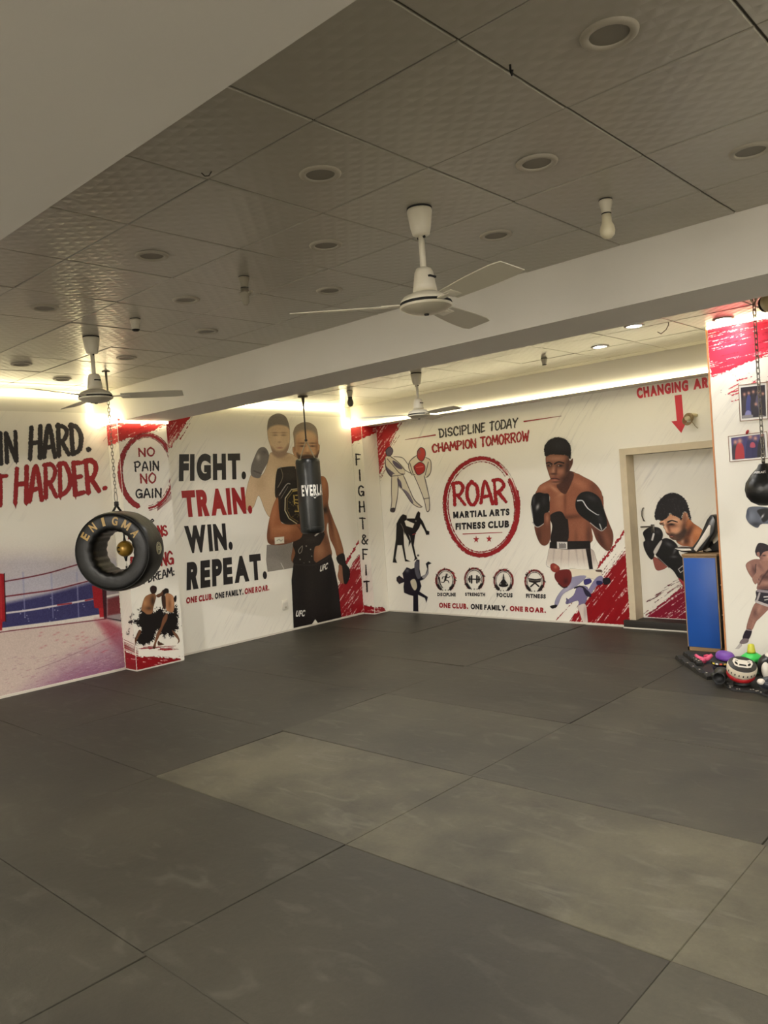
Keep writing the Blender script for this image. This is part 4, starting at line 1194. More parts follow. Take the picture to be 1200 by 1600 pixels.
# boxer in black gloves
z = Z(820, 670, 5.0)
c = Canvas(826, 680, 962, 896, 2.8)
SK = (140, 86, 64); DKS = (86, 50, 38)
c.poly(z((195, 930), (250, 935), (335, 942), (512, 936), (555, 1010), (562, 1095), (400, 1110), (300, 1100), (175, 1075), (178, 1000)), (206, 194, 182))
c.clip()
for x0, x1 in ((230, 215), (290, 280), (345, 340), (400, 420), (450, 470), (530, 545)): c.stroke(z((x0, 945), ((x0 + x1) / 2, 1020), (x1, 1095)), 2.2, (166, 152, 144), .8, alpha=.6, soft=1)
c.clip(False)
w = np.where(c.Y > 870, np.clip((889 - c.Y) / 16, 0, 1), 1); c.rgb = c.rgb * w[..., None] + (1 - w[..., None]) * np.array(PAPER) / 255.0; c.a *= (c.Y < 889)
c.poly(z((476, 938), (512, 936), (532, 1095), (504, 1097)), (32, 28, 30), sm=False)
c.poly(z((605, 520), (617, 620), (660, 740), (690, 820), (686, 900), (655, 954), (610, 930), (560, 870), (530, 790), (500, 730), (520, 600)), (104, 62, 48))
c.clip(); c.dab(*z((640, 860))[0], 4, 14, (140, 90, 70), .6, -.3); c.dab(*z((590, 860))[0], 4, 16, (60, 34, 28), .7, -.4); c.clip(False)
c.poly(z((190, 410), (260, 400), (340, 330), (420, 370), (400, 480), (300, 520), (210, 480)), SK)
c.poly(z((205, 395), (188, 402), (120, 440), (95, 480), (88, 515), (190, 520), (190, 600), (195, 700), (215, 760), (205, 880), (250, 905), (510, 895), (520, 780), (525, 720), (610, 610), (605, 520), (585, 470), (540, 420), (470, 380), (380, 350), (330, 480), (270, 490), (235, 440)), SK)
c.clip()
for x, y, rx, ry, col, al, an in ((150, 460, 9, 5, (176, 116, 90), .8, -.4), (270, 580, 8, 14, (178, 118, 90), .7, 0), (360, 590, 16, 14, (156, 98, 74), .7, 0), (430, 430, 16, 6, (170, 108, 82), .8, .5), (540, 450, 8, 12, (100, 60, 46), .7, .4),
                                  (350, 690, 26, 4, (84, 48, 36), .8, -.1), (315, 560, 2.5, 22, (100, 58, 44), .6, 0), (420, 790, 16, 12, (150, 94, 70), .6, 0), (500, 830, 5, 20, (84, 50, 40), .8, 0), (400, 850, 3, 14, (108, 64, 48), .6, 0), (560, 560, 8, 16, (96, 56, 44), .7, 0), (230, 470, 10, 3, (206, 150, 118), .6, .7), (300, 500, 10, 3, (196, 140, 108), .6, -.6)):
    c.dab(*z((x, y))[0], rx, ry, col, al, an)
c.clip(False)
c.poly(z((193, 685), (240, 650), (290, 650), (320, 700), (338, 722), (333, 882), (205, 887), (215, 760)), (34, 28, 28))
c.poly(z((150, 660), (192, 655), (200, 740), (202, 830), (187, 890), (155, 913), (120, 895), (90, 830), (78, 755), (140, 745)), (112, 68, 52))
c.clip(); c.dab(*z((175, 700))[0], 3, 8, (176, 122, 96), .8); c.dab(*z((110, 840))[0], 4, 12, (70, 42, 34), .7); c.clip(False)
c.poly(z((345, 330), (385, 360), (332, 492), (305, 508), (270, 482), (250, 435), (320, 370)), (74, 44, 36))
c.poly(z((165, 212), (197, 197), (300, 203), (335, 212), (352, 250), (374, 232), (374, 272), (357, 310), (347, 332), (322, 372), (292, 412), (257, 432), (232, 436), (214, 420), (200, 390), (180, 330), (166, 280)), (128, 84, 64))
c.clip()
for x, y, rx, ry, col, al, an in ((250, 232, 16, 4, (168, 118, 94), .9, 0), (195, 335, 3, 8, (152, 102, 78), .7, 0), (282, 330, 8, 7, (172, 116, 90), .8, -.3), (335, 300, 5, 20, (58, 36, 30), .95, .1), (305, 395, 9, 6, (62, 38, 32), .9, -.5), (222, 325, 2.4, 8, (186, 134, 106), .85, .1),
                                  (245, 330, 1.6, 7, (84, 50, 40), .8, .1), (226, 352, 5, 1.6, (62, 36, 32), .9, 0), (190, 292, 6, 4, (84, 52, 42), .7, 0), (278, 292, 7, 4.5, (84, 52, 42), .7, 0), (232, 425, 7, 2.2, (158, 110, 88), .8, 0), (363, 260, 2, 5, (70, 42, 34), .9, 0), (180, 350, 2, 8, (84, 52, 42), .6, 0)):
    c.dab(*z((x, y))[0], rx, ry, col, al, an)
c.stroke(z((168, 270), (190, 263), (212, 276)), 2.0, (26, 20, 20)); c.stroke(z((232, 274), (265, 259), (304, 268)), 2.2, (26, 20, 20))
c.dab(*z((190, 287))[0], 3.4, 1.4, (24, 18, 18), 1); c.dab(*z((276, 288))[0], 4.2, 1.5, (24, 18, 18), 1); c.dab(*z((264, 288))[0], .9, .8, (216, 200, 190), .9); c.dab(*z((198, 287))[0], .8, .7, (216, 200, 190), .8)
c.stroke(z((208, 391), (238, 387), (268, 396)), 1.8, (58, 26, 26)); c.dab(*z((236, 403))[0], 5.5, 1.4, (166, 102, 90), .9); c.dab(*z((236, 380))[0], 5, 1.2, (128, 74, 64), .8); c.dab(*z((240, 416))[0], 6, 1.2, (70, 42, 34), .7)
c.clip(False)
c.poly(z((155, 205), (151, 150), (175, 100), (220, 72), (265, 66), (312, 78), (347, 112), (361, 160), (358, 232), (346, 236), (334, 212), (300, 204), (250, 202), (205, 200), (166, 216)), (30, 27, 28), rough=.7, rcell=.8)
c.dab(*z((265, 130))[0], 14, 9, (52, 50, 52), .6)
c.poly(z((52, 560), (70, 515), (110, 497), (150, 505), (186, 510), (193, 560), (191, 642), (152, 665), (147, 740), (100, 766), (70, 740), (62, 690), (49, 620)), (22, 21, 23))
c.clip(); c.dab(*z((100, 610))[0], 2.5, 5, (190, 190, 190), .8, .3); c.dab(*z((70, 560))[0], 2, 8, (84, 84, 90), .7); c.dab(*z((150, 560))[0], 4, 8, (50, 50, 54), .8); c.clip(False)
c.stroke(z((62, 730), (85, 762), (110, 766), (147, 742)), 1.1, (190, 186, 180)); c.stroke(z((50, 600), (62, 690)), 1, (180, 180, 180))
c.poly(z((395, 600), (405, 540), (440, 500), (495, 489), (550, 510), (592, 552), (614, 620), (642, 720), (637, 770), (602, 797), (560, 770), (510, 732), (450, 690), (412, 650)), (21, 20, 22))
c.clip(); c.dab(*z((520, 540))[0], 9, 4, (64, 64, 68), .7, .4); c.dab(*z((590, 700))[0], 4, 8, (56, 56, 60), .7, -.3); c.clip(False)
c.stroke(z((412, 562), (450, 562), (476, 600), (500, 628), (560, 668), (578, 672)), 2.0, (206, 208, 210), 1.2); c.stroke(z((512, 735), (560, 775), (602, 797), (636, 768)), 1.2, (190, 190, 186)); c.stroke(z((585, 745), (600, 785)), 2, (170, 172, 172))
c.poly(z((195, 886), (250, 878), (510, 876), (514, 936), (335, 943), (250, 937), (192, 932)), (28, 25, 26), sm=False)
c.poly(z((250, 882), (332, 884), (333, 941), (252, 936)), (206, 202, 196), sm=False)
for k in range(6): c.stroke(z((272 + k * 9, 895 + (k % 2) * 6), (272 + k * 9, 930)), 1.1, (60, 54, 54), sm=False)
c.grain(.016, 1)
c.build('printed_boxer', 1, bw(2), mu, label='bare chested boxer in white shorts and black gloves')
# kicking fighter
c = Canvas(856, 876, 958, 978, 3)
c.poly(z((345, 1095), (450, 1100), (562, 1105), (602, 1130), (585, 1185), (480, 1160), (380, 1165)), (226, 216, 196))
c.poly(z((370, 1160), (480, 1150), (400, 1232), (300, 1290), (262, 1370), (235, 1400), (238, 1340), (280, 1270), (340, 1215)), (146, 142, 168))
c.clip(); c.dab(*z((330, 1250))[0], 4, 12, (190, 186, 200), .6, .8); c.clip(False)
c.poly(z((415, 1232), (492, 1240), (482, 1340), (442, 1402), (420, 1396), (414, 1342), (330, 1370), (324, 1345), (380, 1300)), (118, 110, 146))
c.poly(z((415, 1388), (472, 1370), (486, 1450), (490, 1520), (455, 1512), (430, 1440)), (214, 200, 190)); c.dab(*z((470, 1430))[0], 2, 10, (160, 140, 140), .6)
c.poly(z((552, 1170), (602, 1150), (612, 1200), (560, 1230), (500, 1310), (480, 1290)), (130, 124, 158))
c.poly(z((610, 1172), (660, 1165), (667, 1205), (620, 1217)), (30, 24, 30))
c.poly(z((235, 1130), (270, 1105), (345, 1100), (367, 1150), (352, 1212), (310, 1242), (265, 1210), (235, 1170)), (108, 38, 36)); c.dab(*z((320, 1190))[0], 4, 5, (60, 24, 28), .8)
c.poly(z((200, 1066), (225, 1050), (266, 1075), (272, 1102), (240, 1122), (208, 1106)), (140, 56, 46)); c.dab(*z((240, 1080))[0], 2.5, 2.5, (190, 120, 96), .8)
c.stroke(z((262, 1210), (300, 1240), (330, 1235)), 1.5, (26, 22, 26)); c.stroke(z((390, 1245), (430, 1230), (470, 1250), (500, 1300)), 2.2, (30, 26, 34)); c.poly(z((455, 1245), (500, 1270), (520, 1310), (480, 1305)), (44, 40, 60))
c.poly(z((197, 1385), (245, 1374), (250, 1390), (215, 1405)), (26, 23, 24)); c.poly(z((324, 1322), (345, 1345), (330, 1370)), (90, 84, 116))
c.poly(z((462, 1180), (510, 1170), (520, 1200), (470, 1220)), (60, 54, 110)); c.poly(z((556, 1102), (598, 1102), (600, 1118), (560, 1116)), (90, 70, 60)); c.poly(z((560, 1190), (600, 1190), (606, 1212), (566, 1220)), (40, 40, 84))
c.build('printed_kicking_fighter', 1, bw(4), mu, keep=kb, label='taekwondo fighter kicking')

# ================================================================== print on the door
dl = YB + LEAF - 0.0008
z = Z(980, 740, 6.156)
c = Canvas(988, 760, 1140, 985, 2.6)
kd = lambda P: (P[..., 0] > DX0 + .01) & (P[..., 0] < DX1 - .01) & (P[..., 2] > .09)
red_brush(c, [(1006, 968), (1030, 946), (1060, 922), (1085, 905), (1100, 975)], -.62, (134, 14, 44), 60, 40, 41, 8, 36)
for k in range(24):
    x, y = z((180 + RNG.random() * 300, 1270 - RNG.random() * 40))[0]; x2 = x; y2 = y - (x - 1009) * .75
    c.stroke([(x2, y2), (x2 + 5 + 5 * RNG.random(), y2 - 4)], 1.0, (120, 40, 60), .3, alpha=.8)
c.poly(z((250, 800), (330, 840), (385, 890), (350, 920), (290, 932), (262, 890)), (150, 84, 74))
c.poly(z((575, 430), (640, 480), (725, 545), (740, 640), (690, 720), (600, 700), (520, 690), (470, 640), (520, 560)), (192, 118, 76))
c.clip(); c.dab(*z((600, 560))[0], 5, 12, (60, 34, 28), .9, .5); c.dab(*z((680, 560))[0], 9, 7, (222, 148, 100), .8); c.dab(*z((560, 650))[0], 8, 6, (60, 36, 30), .8); c.dab(*z((530, 650))[0], 3, 5, (214, 170, 140), .8); c.dab(*z((620, 660))[0], 3, 10, (206, 150, 120), .7); c.clip(False)
c.poly(z((308, 478), (330, 446), (390, 420), (412, 385), (480, 415), (520, 450), (545, 370), (582, 380), (592, 430), (562, 470), (572, 540), (560, 590), (520, 625), (480, 642), (440, 636), (412, 618), (402, 596), (384, 584), (372, 566), (366, 540), (350, 520), (346, 498), (318, 492)), (206, 150, 116), sm=False, soft=.7)
c.clip()
for x, y, rx, ry, col, al, an in ((450, 455, 11, 3.5, (236, 190, 156), .8, -.15), (372, 520, 2.4, 7, (246, 204, 172), .95, -.35), (350, 470, 3, 2.5, (232, 184, 150), .8, 0), (475, 535, 8, 6, (228, 168, 132), .85, -.2), (545, 500, 5, 16, (84, 50, 38), .9, 0), (400, 530, 2.2, 9, (120, 72, 52), .85, -.3), (390, 580, 3.5, 1.6, (70, 40, 32), .9, .3),
                                  (400, 500, 4, 3.4, (110, 66, 50), .8, 0), (440, 500, 8, 3.2, (126, 78, 58), .8, 0), (510, 470, 6, 5, (216, 156, 120), .7, 0), (565, 410, 2.5, 6, (140, 88, 66), .8, 0), (572, 400, 1.2, 3, (222, 164, 132), .8, 0)):
    c.dab(*z((x, y))[0], rx, ry, col, al, an)
c.poly(z((405, 588), (430, 572), (470, 580), (510, 560), (545, 530), (575, 545), (560, 600), (500, 650), (430, 650), (405, 620)), (58, 42, 36), soft=2.2, alpha=.88)
c.dab(*z((428, 604))[0], 4.5, 1.3, (176, 110, 94), .9); c.stroke(z((405, 600), (430, 598), (452, 606)), .9, (50, 24, 24)); c.dab(*z((455, 625))[0], 5, 2, (120, 80, 62), .5)
c.stroke(z((392, 466), (430, 452), (482, 466)), 2.6, (26, 20, 20), 1.4); c.dab(*z((425, 488))[0], 4.2, 1.5, (22, 16, 16), 1); c.stroke(z((395, 496), (455, 492)), .8, (60, 36, 30))
c.stroke(z((312, 486), (350, 474)), 2.2, (34, 24, 24), 1); c.dab(*z((345, 494))[0], 2, 1.2, (26, 18, 18), 1)
c.clip(False)
c.poly(z((262, 392), (280, 310), (320, 245), (370, 200), (430, 184), (500, 200), (560, 250), (592, 330), (616, 432), (600, 437), (580, 385), (548, 366), (530, 402), (520, 452), (490, 420), (440, 402), (412, 382), (390, 420), (360, 442), (330, 452), (300, 446), (268, 442)), (30, 27, 30), rough=.9, rcell=.9)
for k in range(30):
    x, y = z((300 + 270 * RNG.random(), 220 + 180 * RNG.random()))[0]; c.dab(x, y, 1.4, .7, (70, 68, 76), .5, RNG.random() * 3)
c.poly(z((155, 660), (172, 640), (150, 572), (186, 530), (240, 511), (312, 524), (344, 580), (327, 650), (272, 720), (258, 800), (230, 827), (190, 780), (160, 710)), (24, 22, 24))
c.stroke(z((255, 580), (240, 636)), 3, (206, 204, 200)); c.dab(*z((290, 560))[0], 4, 3, (60, 58, 62), .8); c.dab(*z((200, 680))[0], 4, 8, (46, 44, 48), .7)
c.poly(z((285, 800), (272, 760), (320, 650), (370, 620), (432, 640), (482, 690), (502, 770), (542, 830), (560, 1000), (545, 1040), (490, 1005), (440, 932), (370, 880), (310, 830)), (22, 20, 22))
c.poly(z((253, 745), (318, 648), (334, 660), (278, 772)), (200, 196, 190)); c.dab(*z((400, 680))[0], 6, 3, (90, 90, 94), .8, .5); c.dab(*z((460, 740))[0], 2, 6, (130, 130, 132), .7, .5); c.dab(*z((450, 800))[0], 5, 2, (110, 110, 112), .7)
c.stroke(z((290, 800), (400, 905)), 1, (150, 148, 146)); c.stroke(z((492, 920), (535, 885), (548, 925), (512, 952), (492, 920)), 1.2, (200, 198, 194), sm=False)
c.poly(z((490, 1005), (545, 1040), (600, 1100), (560, 1110)), (170, 60, 66))
c.grain(.015, 1)
c.build('printed_boxer', 1, dl, door, keep=kd, label='dark haired boxer looking over black gloves')

# ================================================================== mural 6: partition on the right
mu = thing('wall_mural', 'right hand wall print with red brush band on top, hanging glove and kickboxer in shorts', 'mural', (-1.6, YP - .001, .02), 'printed wall murals')
sheet('backing_sheet', [(-2.397, YP - .002, .01), (1.2, YP - .002, .01), (1.2, YP - .002, 2.82), (-2.397, YP - .002, 2.82)], mu)
kp = lambda P: (P[..., 0] > -2.396) & (P[..., 2] > .012) & (P[..., 2] < 2.82)
c = Canvas(1100, 440, 1330, 660, 2)
red_brush(c, [(1100, 500), (1200, 486), (1330, 460), (1330, 515), (1250, 535), (1190, 557), (1112, 590), (1108, 560)], -.24, (206, 46, 70), 130, 60, 51, 10, 60, (.6, 2.2))
for k in range(46):
    t = RNG.random(); x = 1124 + 190 * t; y = 618 - .34 * (x - 1124) + RNG.normal() * 6
    c.stroke([(x, y), (x + 14 + 24 * RNG.random(), y - 6 - 5 * RNG.random())], 2.0, (206, 50, 74), .4, rough=.8, alpha=.85)
for k in range(30):
    c.dab(1118 + 120 * RNG.random(), 580 + 50 * RNG.random(), 1.0, .7, (70, 60, 60), .6)
c.build('red_brush_stroke', 1, pw(1), mu, keep=kp)
z = Z(1100, 640, 4.32)
c = Canvas(1162, 785, 1262, 832, 2.6)
c.poly(z((285, 705), (300, 662), (360, 654), (440, 662), (560, 690), (660, 700), (660, 760), (520, 775), (395, 770), (360, 798), (310, 772), (285, 735)), (92, 98, 112))
c.clip(); c.poly(z((360, 680), (432, 668), (440, 730), (400, 760), (380, 720)), (24, 24, 28), soft=1); c.dab(*z((320, 720))[0], 6, 8, (130, 136, 150), .7); c.dab(*z((350, 775))[0], 9, 4, (36, 38, 46), .8); c.dab(*z((395, 720))[0], 1.5, 4, (210, 210, 212), .9, .6); c.poly(z((560, 690), (660, 700), (660, 760), (560, 770)), (30, 30, 34)); c.dab(*z((296, 700))[0], 2, 8, (56, 62, 78), .7); c.clip(False)
c.build('printed_glove', 1, pw(1), mu)
c = Canvas(1146, 844, 1270, 1014, 2.6)
SK = (146, 104, 92)
c.poly(z((500, 1330), (560, 1320), (620, 1400), (650, 1500), (690, 1560), (640, 1570), (600, 1500), (540, 1420)), SK)
c.poly(z((352, 1300), (425, 1318), (440, 1340), (382, 1402), (352, 1432), (322, 1490), (285, 1486), (308, 1392)), SK)
c.clip(); c.dab(*z((350, 1375))[0], 4, 6, (84, 56, 54), .8); c.dab(*z((370, 1350))[0], 3, 10, (186, 140, 124), .6, .4); c.dab(*z((330, 1450))[0], 2, 8, (186, 140, 124), .5, .3); c.clip(False)
c.poly(z((283, 1486), (324, 1490), (302, 1550), (260, 1546)), (38, 28, 40)); c.stroke(z((286, 1486), (322, 1490)), 1.2, (190, 176, 170)); c.poly(z((262, 1546), (300, 1548), (292, 1575), (250, 1582), (240, 1572)), (120, 106, 108))
c.stroke(z((245, 1590), (200, 1640), (170, 1670)), 5, (206, 198, 192), 2, alpha=.8)
c.poly(z((285, 1040), (340, 1010), (420, 1016), (520, 1020), (580, 1060), (570, 1130), (520, 1170), (500, 1230), (365, 1218), (360, 1172), (320, 1132), (290, 1082)), SK)
c.clip()
for x, y, rx, ry, col, al, an in ((310, 1060, 5, 7, (186, 142, 124), .7, 0), (345, 1100, 4, 12, (80, 52, 52), .85, -.4), (390, 1080, 5, 12, (182, 138, 120), .7, -.7), (420, 1130, 12, 5, (70, 46, 46), .8, 0), (430, 1170, 10, 3, (196, 152, 134), .6, 0), (410, 1205, 12, 3, (84, 56, 54), .7, 0), (450, 1080, 8, 14, (100, 66, 62), .7, 0), (365, 1140, 4, 10, (170, 126, 110), .7, -.5), (520, 1080, 8, 10, (176, 132, 116), .6, 0)):
    c.dab(*z((x, y))[0], rx, ry, col, al, an)
c.clip(False)
c.stroke(z((352, 1048), (350, 1100), (372, 1150)), 2.4, (64, 42, 44), 1, soft=1); c.stroke(z((440, 1080), (400, 1130), (372, 1180)), 2.6, (70, 46, 46), 1.2, soft=1.2)
c.poly(z((355, 1040), (395, 1012), (420, 1005), (450, 1030), (440, 1070), (380, 1120), (350, 1180), (325, 1140), (350, 1100)), (158, 116, 102)); c.clip(); c.dab(*z((380, 1060))[0], 3, 9, (104, 72, 68), .5, -.6); c.clip(False)
c.poly(z((370, 960), (432, 945), (450, 960), (446, 1010), (400, 1022), (374, 1000)), (170, 126, 110))
c.clip(); c.dab(*z((405, 985))[0], 3, 1.2, (50, 36, 36), .9); c.dab(*z((385, 1000))[0], 3, 4, (110, 78, 72), .7); c.dab(*z((430, 990))[0], 2, 4, (206, 164, 146), .7); c.clip(False)
c.poly(z((345, 952), (355, 920), (372, 900), (412, 905), (440, 922), (446, 948), (402, 962), (378, 992), (356, 988), (347, 968)), (36, 26, 34)); c.poly(z((356, 966), (374, 962), (376, 988), (362, 992)), (150, 106, 94))
c.poly(z((362, 1216), (500, 1230), (540, 1330), (500, 1345), (440, 1332), (350, 1302), (352, 1262)), (40, 34, 44))
c.clip(); c.stroke(z((362, 1222), (500, 1238)), 4, (150, 140, 146)); c.stroke(z((352, 1295), (440, 1325), (530, 1335)), 4, (190, 182, 180)); c.stroke(z((375, 1240), (358, 1290)), 3, (176, 168, 168)); c.stroke(z((405, 1265), (440, 1262)), 2, (206, 200, 198)); c.stroke(z((410, 1285), (440, 1280)), 1.6, (206, 200, 198)); c.clip(False)
c.grain(.02, 1)
c.build('printed_kickboxer', 1, pw(1), mu, keep=kp, label='kickboxer in patterned shorts with guard up')
# ================================================================== light strips along the wall tops
def led_path(pts):
    g = Geo()
    for a, b in zip(pts[:-1], pts[1:]):
        lo = [min(a[k], b[k]) - 0.009 for k in range(3)]; hi = [max(a[k], b[k]) + 0.009 for k in range(3)]
        g.box(lo, hi)
    return g


xs_ = XL + 0.016
o = led_path([(xs_, SY + .03, 2.832), (xs_, 3.885, 2.832), (xs_, 3.885, 2.59), (xs_, 4.035, 2.59), (-7.30, 4.035, 2.548), (-7.30, 4.62, 2.548)]).build('led_strip', M_LED)
tag(o, 'glowing warm light strip over the training slogan, stepping down to the pillar', 'light strip', 'warm led strips along the wall tops')
o = led_path([(xs_, 4.66, 2.808), (xs_, 7.50, 2.808), (xs_, 7.50, 2.60), (xs_, 7.612, 2.60), (xs_, 7.632, 2.575), (-2.43, 7.632, 2.575)]).build('led_strip', M_LED)
tag(o, 'glowing warm light strip around the far corner and along the back wall beam', 'light strip', 'warm led strips along the wall tops')
o = led_path([(-2.39, YP - .014, 2.818), (1.2, YP - .014, 2.818)]).build('led_strip', M_LED)
tag(o, 'glowing light strip on top of the right hand wall with the red band', 'light strip', 'warm led strips along the wall tops')

# ================================================================== downlights
M_RING = mat('downlight_ring', rgb(172, 165, 150), 0.45)
M_GLASS = mat('downlight_diffuser', rgb(128, 122, 110), 0.5)
M_ON = emitter('downlight_lit', (1.0, 0.97, 0.92), 26.0)


def downlight(x, y, z, label, lit=0, group=None):
    t = thing('downlight', label, 'ceiling light', (x, y, z), group)
    g = Geo(); g.lathe([(0.056, 0.004), (0.056, -0.004), (0.06, -0.009), (0.072, -0.010), (0.080, -0.006), (0.082, 0.0)], 40, caps=False); g.build('trim_ring', M_RING, t)
    g = Geo(); g.lathe([(0.0, -0.002), (0.057, -0.002)], 32, caps=False); g.build('diffuser', M_ON if lit else M_GLASS, t)
    if lit:
        l = bpy.data.lights.new('downlight_beam', 'SPOT'); l.energy = SPOT_W * lit; l.color = (1.0, 0.96, 0.9); l.spot_size = R_(165); l.spot_blend = 1.0; l.shadow_soft_size = 0.05
        lo = bpy.data.objects.new('downlight_beam', l); COL.objects.link(lo); lo.parent = t; lo.location = (0, 0, -0.03)
    return t


GD = 'unlit round downlights in the near ceiling'
rowname = {2.14: 'row nearest the camera', 2.742: 'middle row', 3.345: 'row beside the beam'}
for y, xs2 in ((2.14, [-.98, -2.18, -3.40, -4.60, -5.8]), (2.742, [-1.585, -2.79, -4.02, -6.38]), (3.345, [-.98, -2.19, -3.40, -4.68, -5.80, -6.95])):
    for k, x in enumerate(xs2):
        w_ = ['rightmost', 'second from the right', 'third from the right', 'fourth from the right', 'fifth from the right', 'leftmost and farthest'][k]
        downlight(x, y, ZC, 'unlit round ceiling downlight, %s in the %s' % (w_, rowname[y]), False, GD)
for x, y, l in ((-2.74, 6.10, 'brightly lit round downlight in the far ceiling, nearest the beam'), (-3.36, 6.725, 'brightly lit round downlight in the far ceiling above the boxer in white shorts'), (-2.20, 6.56, 'lit round downlight right at the top of the red banded wall')):
    downlight(x, y, ZC2, l, .3, 'lit downlights in the far ceiling')
for x, y in ((-3.5, 5.42), (-4.7, 5.42), (-5.9, 5.42)):  # unseen lamps added above the beam edge to brighten the far walls and floor
    downlight(x, y, ZC2, 'lit round downlight added unseen behind the middle beam as fill for the far bay', 1.5, 'lit downlights in the far ceiling')
M_FILL = emitter('fill_panel_lit', FILL_COL, 6.0)
for x, y, pw_ in ((2.3, -3.4, .5), (-3.2, -3.4, 1.7), (1.4, 1.5, .42), (2.5, 3.2, .08)):  # fill lamps added out of view to brighten walls, beam front and floor
    t = thing('fill_panel_lamp', 'square white fill lamp added unseen behind or beside the camera', 'ceiling light', (x, y, ZC), 'added unseen fill lamps')
    g = Geo(); g.box((-.16, -.16, -.03), (.16, .16, 0.0), bev=.006); g.build('housing', M_WHITEP, t)
    g = Geo(); g.box((-.14, -.14, -.034), (.14, .14, -.0305)); g.build('diffuser', M_FILL, t)
    l = bpy.data.lights.new('fill_light', 'AREA'); l.energy = FILL_W * pw_; l.size = .28; l.color = FILL_COL
    lo = bpy.data.objects.new('fill_light', l); COL.objects.link(lo); lo.parent = t; lo.location = (0, 0, -.045)

# ================================================================== ceiling fans
M_FANB = mat('fan_blade_cream', rgb(196, 190, 172), 0.4)
M_FANBODY = mat('fan_body_cream', rgb(216, 210, 192), 0.3)
M_FANDISH = mat('fan_dish_grey', rgb(176, 170, 152), 0.3)


def make_fan(label):
    t = thing('ceiling_fan', label, 'ceiling fan', (0, 0, 0), 'ceiling fans')
    g = Geo(); g.lathe([(0.0, -0.001), (.056, -.001), (.056, -.006)], 32, 1); g.lathe([(.054, -.008), (.056, -.016), (.046, -.085), (.038, -.118), (.02, -.124), (.014, -.124)], 32)
    g.build('canopy', [M_FANBODY, M_DARK], t)
    g = Geo(); g.tube([(0, 0, -.118), (0, 0, -.29)], .0135, 14); g.tube([(-.02, 0, -.13), (.02, 0, -.13)], .006, 8, 1); g.build('down_rod', [M_FANBODY, M_DARK], t)
    g = Geo(); g.lathe([(.016, -.262), (.034, -.268), (.042, -.285), (.05, -.34), (.054, -.365), (.02, -.372)], 32); g.box((.036, -.022, -.315), (.051, .022, -.307), 1); g.build('lower_cup', [M_FANBODY, M_DARK], t)
    g = Geo()
    g.lathe([(.03, -.370), (.06, -.376), (.098, -.392), (.112, -.408), (.115, -.418)], 40)
    g.lathe([(.115, -.418), (.117, -.424), (.115, -.430)], 40, 1)
    g.build('motor_housing', [M_FANBODY, M_DARK], t)
    g = Geo()
    g.lathe([(.1165, -.430), (.118, -.436), (.112, -.440)], 40, 0, caps=False); g.lathe([(.112, -.440), (.085, -.456), (.045, -.466), (.0, -.468)], 40, 1, caps=False); g.lathe([(.012, -.466), (.010, -.474), (0, -.475)], 16, 2)
    g.build('bottom_dish', [M_FANBODY, M_FANDISH, M_DARK], t)
    return t


def blade_geo(a):
    bm = bmesh.new()
    prof = []
    L0, L1 = .175, .60
    top = []; bot = []
    for k in range(9):
        u = k / 8; r = L0 + (L1 - L0) * u
        hw = .050 + .018 * math.sin(min(u * 1.3, 1) * PI / 2)
        if u > .93: hw *= .86
        top.append((r, hw)); bot.append((r, -hw))
    pr = top + bot[::-1]
    V = []; tw = R_(-11)
    for zz in (.002, -.002):
        for r, y in pr:
            V.append((r, y * math.cos(tw), zz + y * math.sin(tw)))
    n = len(pr); F = [tuple(range(n)), tuple(range(2 * n - 1, n - 1, -1))] + [(i, n + i, n + (i + 1) % n, (i + 1) % n) for i in range(n)]
    g = Geo(); M = Matrix.Translation((0, 0, -.425)) @ Matrix.Rotation(a, 4, 'Z')
    g.add(V, F, 0, M)
    h = Geo(); h.box((.095, -.018, -.003), (.20, .018, .004), 0, M, bev=.002); h.box((.17, -.03, -.004), (.235, .03, .003), 0, M @ Matrix.Rotation(tw, 4, 'X'), bev=.002)
    return g, h


def fan_at(x, y, z, phis, label):
    t = make_fan(label)
    t.location = (x, y, z)
    vd = math.atan2(y, x)                                         # seen from the camera: 0 = to the right, 90 = away
    for ph in phis:
        g, h = blade_geo(vd - PI / 2 + R_(ph))
        b = g.build('blade', M_FANB, t); h.build('blade_iron', M_FANBODY, b)


fan_at(-2.183, 2.739, ZC, (184, 304, 64), 'cream ceiling fan in front of the beam, nearest of the three')
fan_at(-5.212, 2.741, ZC, (350, 110, 230), 'white ceiling fan at the left, in front of the light strip')
fan_at(-5.145, 6.213, ZC2, (190, 310, 70), 'white ceiling fan beyond the beam, above the club emblem')

# ================================================================== bulbs and holders
M_BULB = mat('bulb_frosted', rgb(214, 206, 178), 0.3)
M_HOLD = mat('bulb_holder_white', rgb(204, 198, 180), 0.45)


M_HOLD2 = mat('bulb_holder_grey', rgb(146, 139, 122), 0.45)


def holder(t, s=1.0, m_=None):
    g = Geo(); g.lathe([(0, -.0005), (.030 * s, -.0005), (.030 * s, -.003 * s)], 24, 1); g.lathe([(.029 * s, -.004 * s), (.030 * s, -.012 * s), (.022 * s, -.045 * s), (.022 * s, -.06 * s), (.0, -.061 * s)], 24); g.lathe([(.0215 * s, -.061 * s), (.0215 * s, -.065 * s)], 24, 1)
    g.build('holder', [m_ or M_HOLD, M_DARK], t)


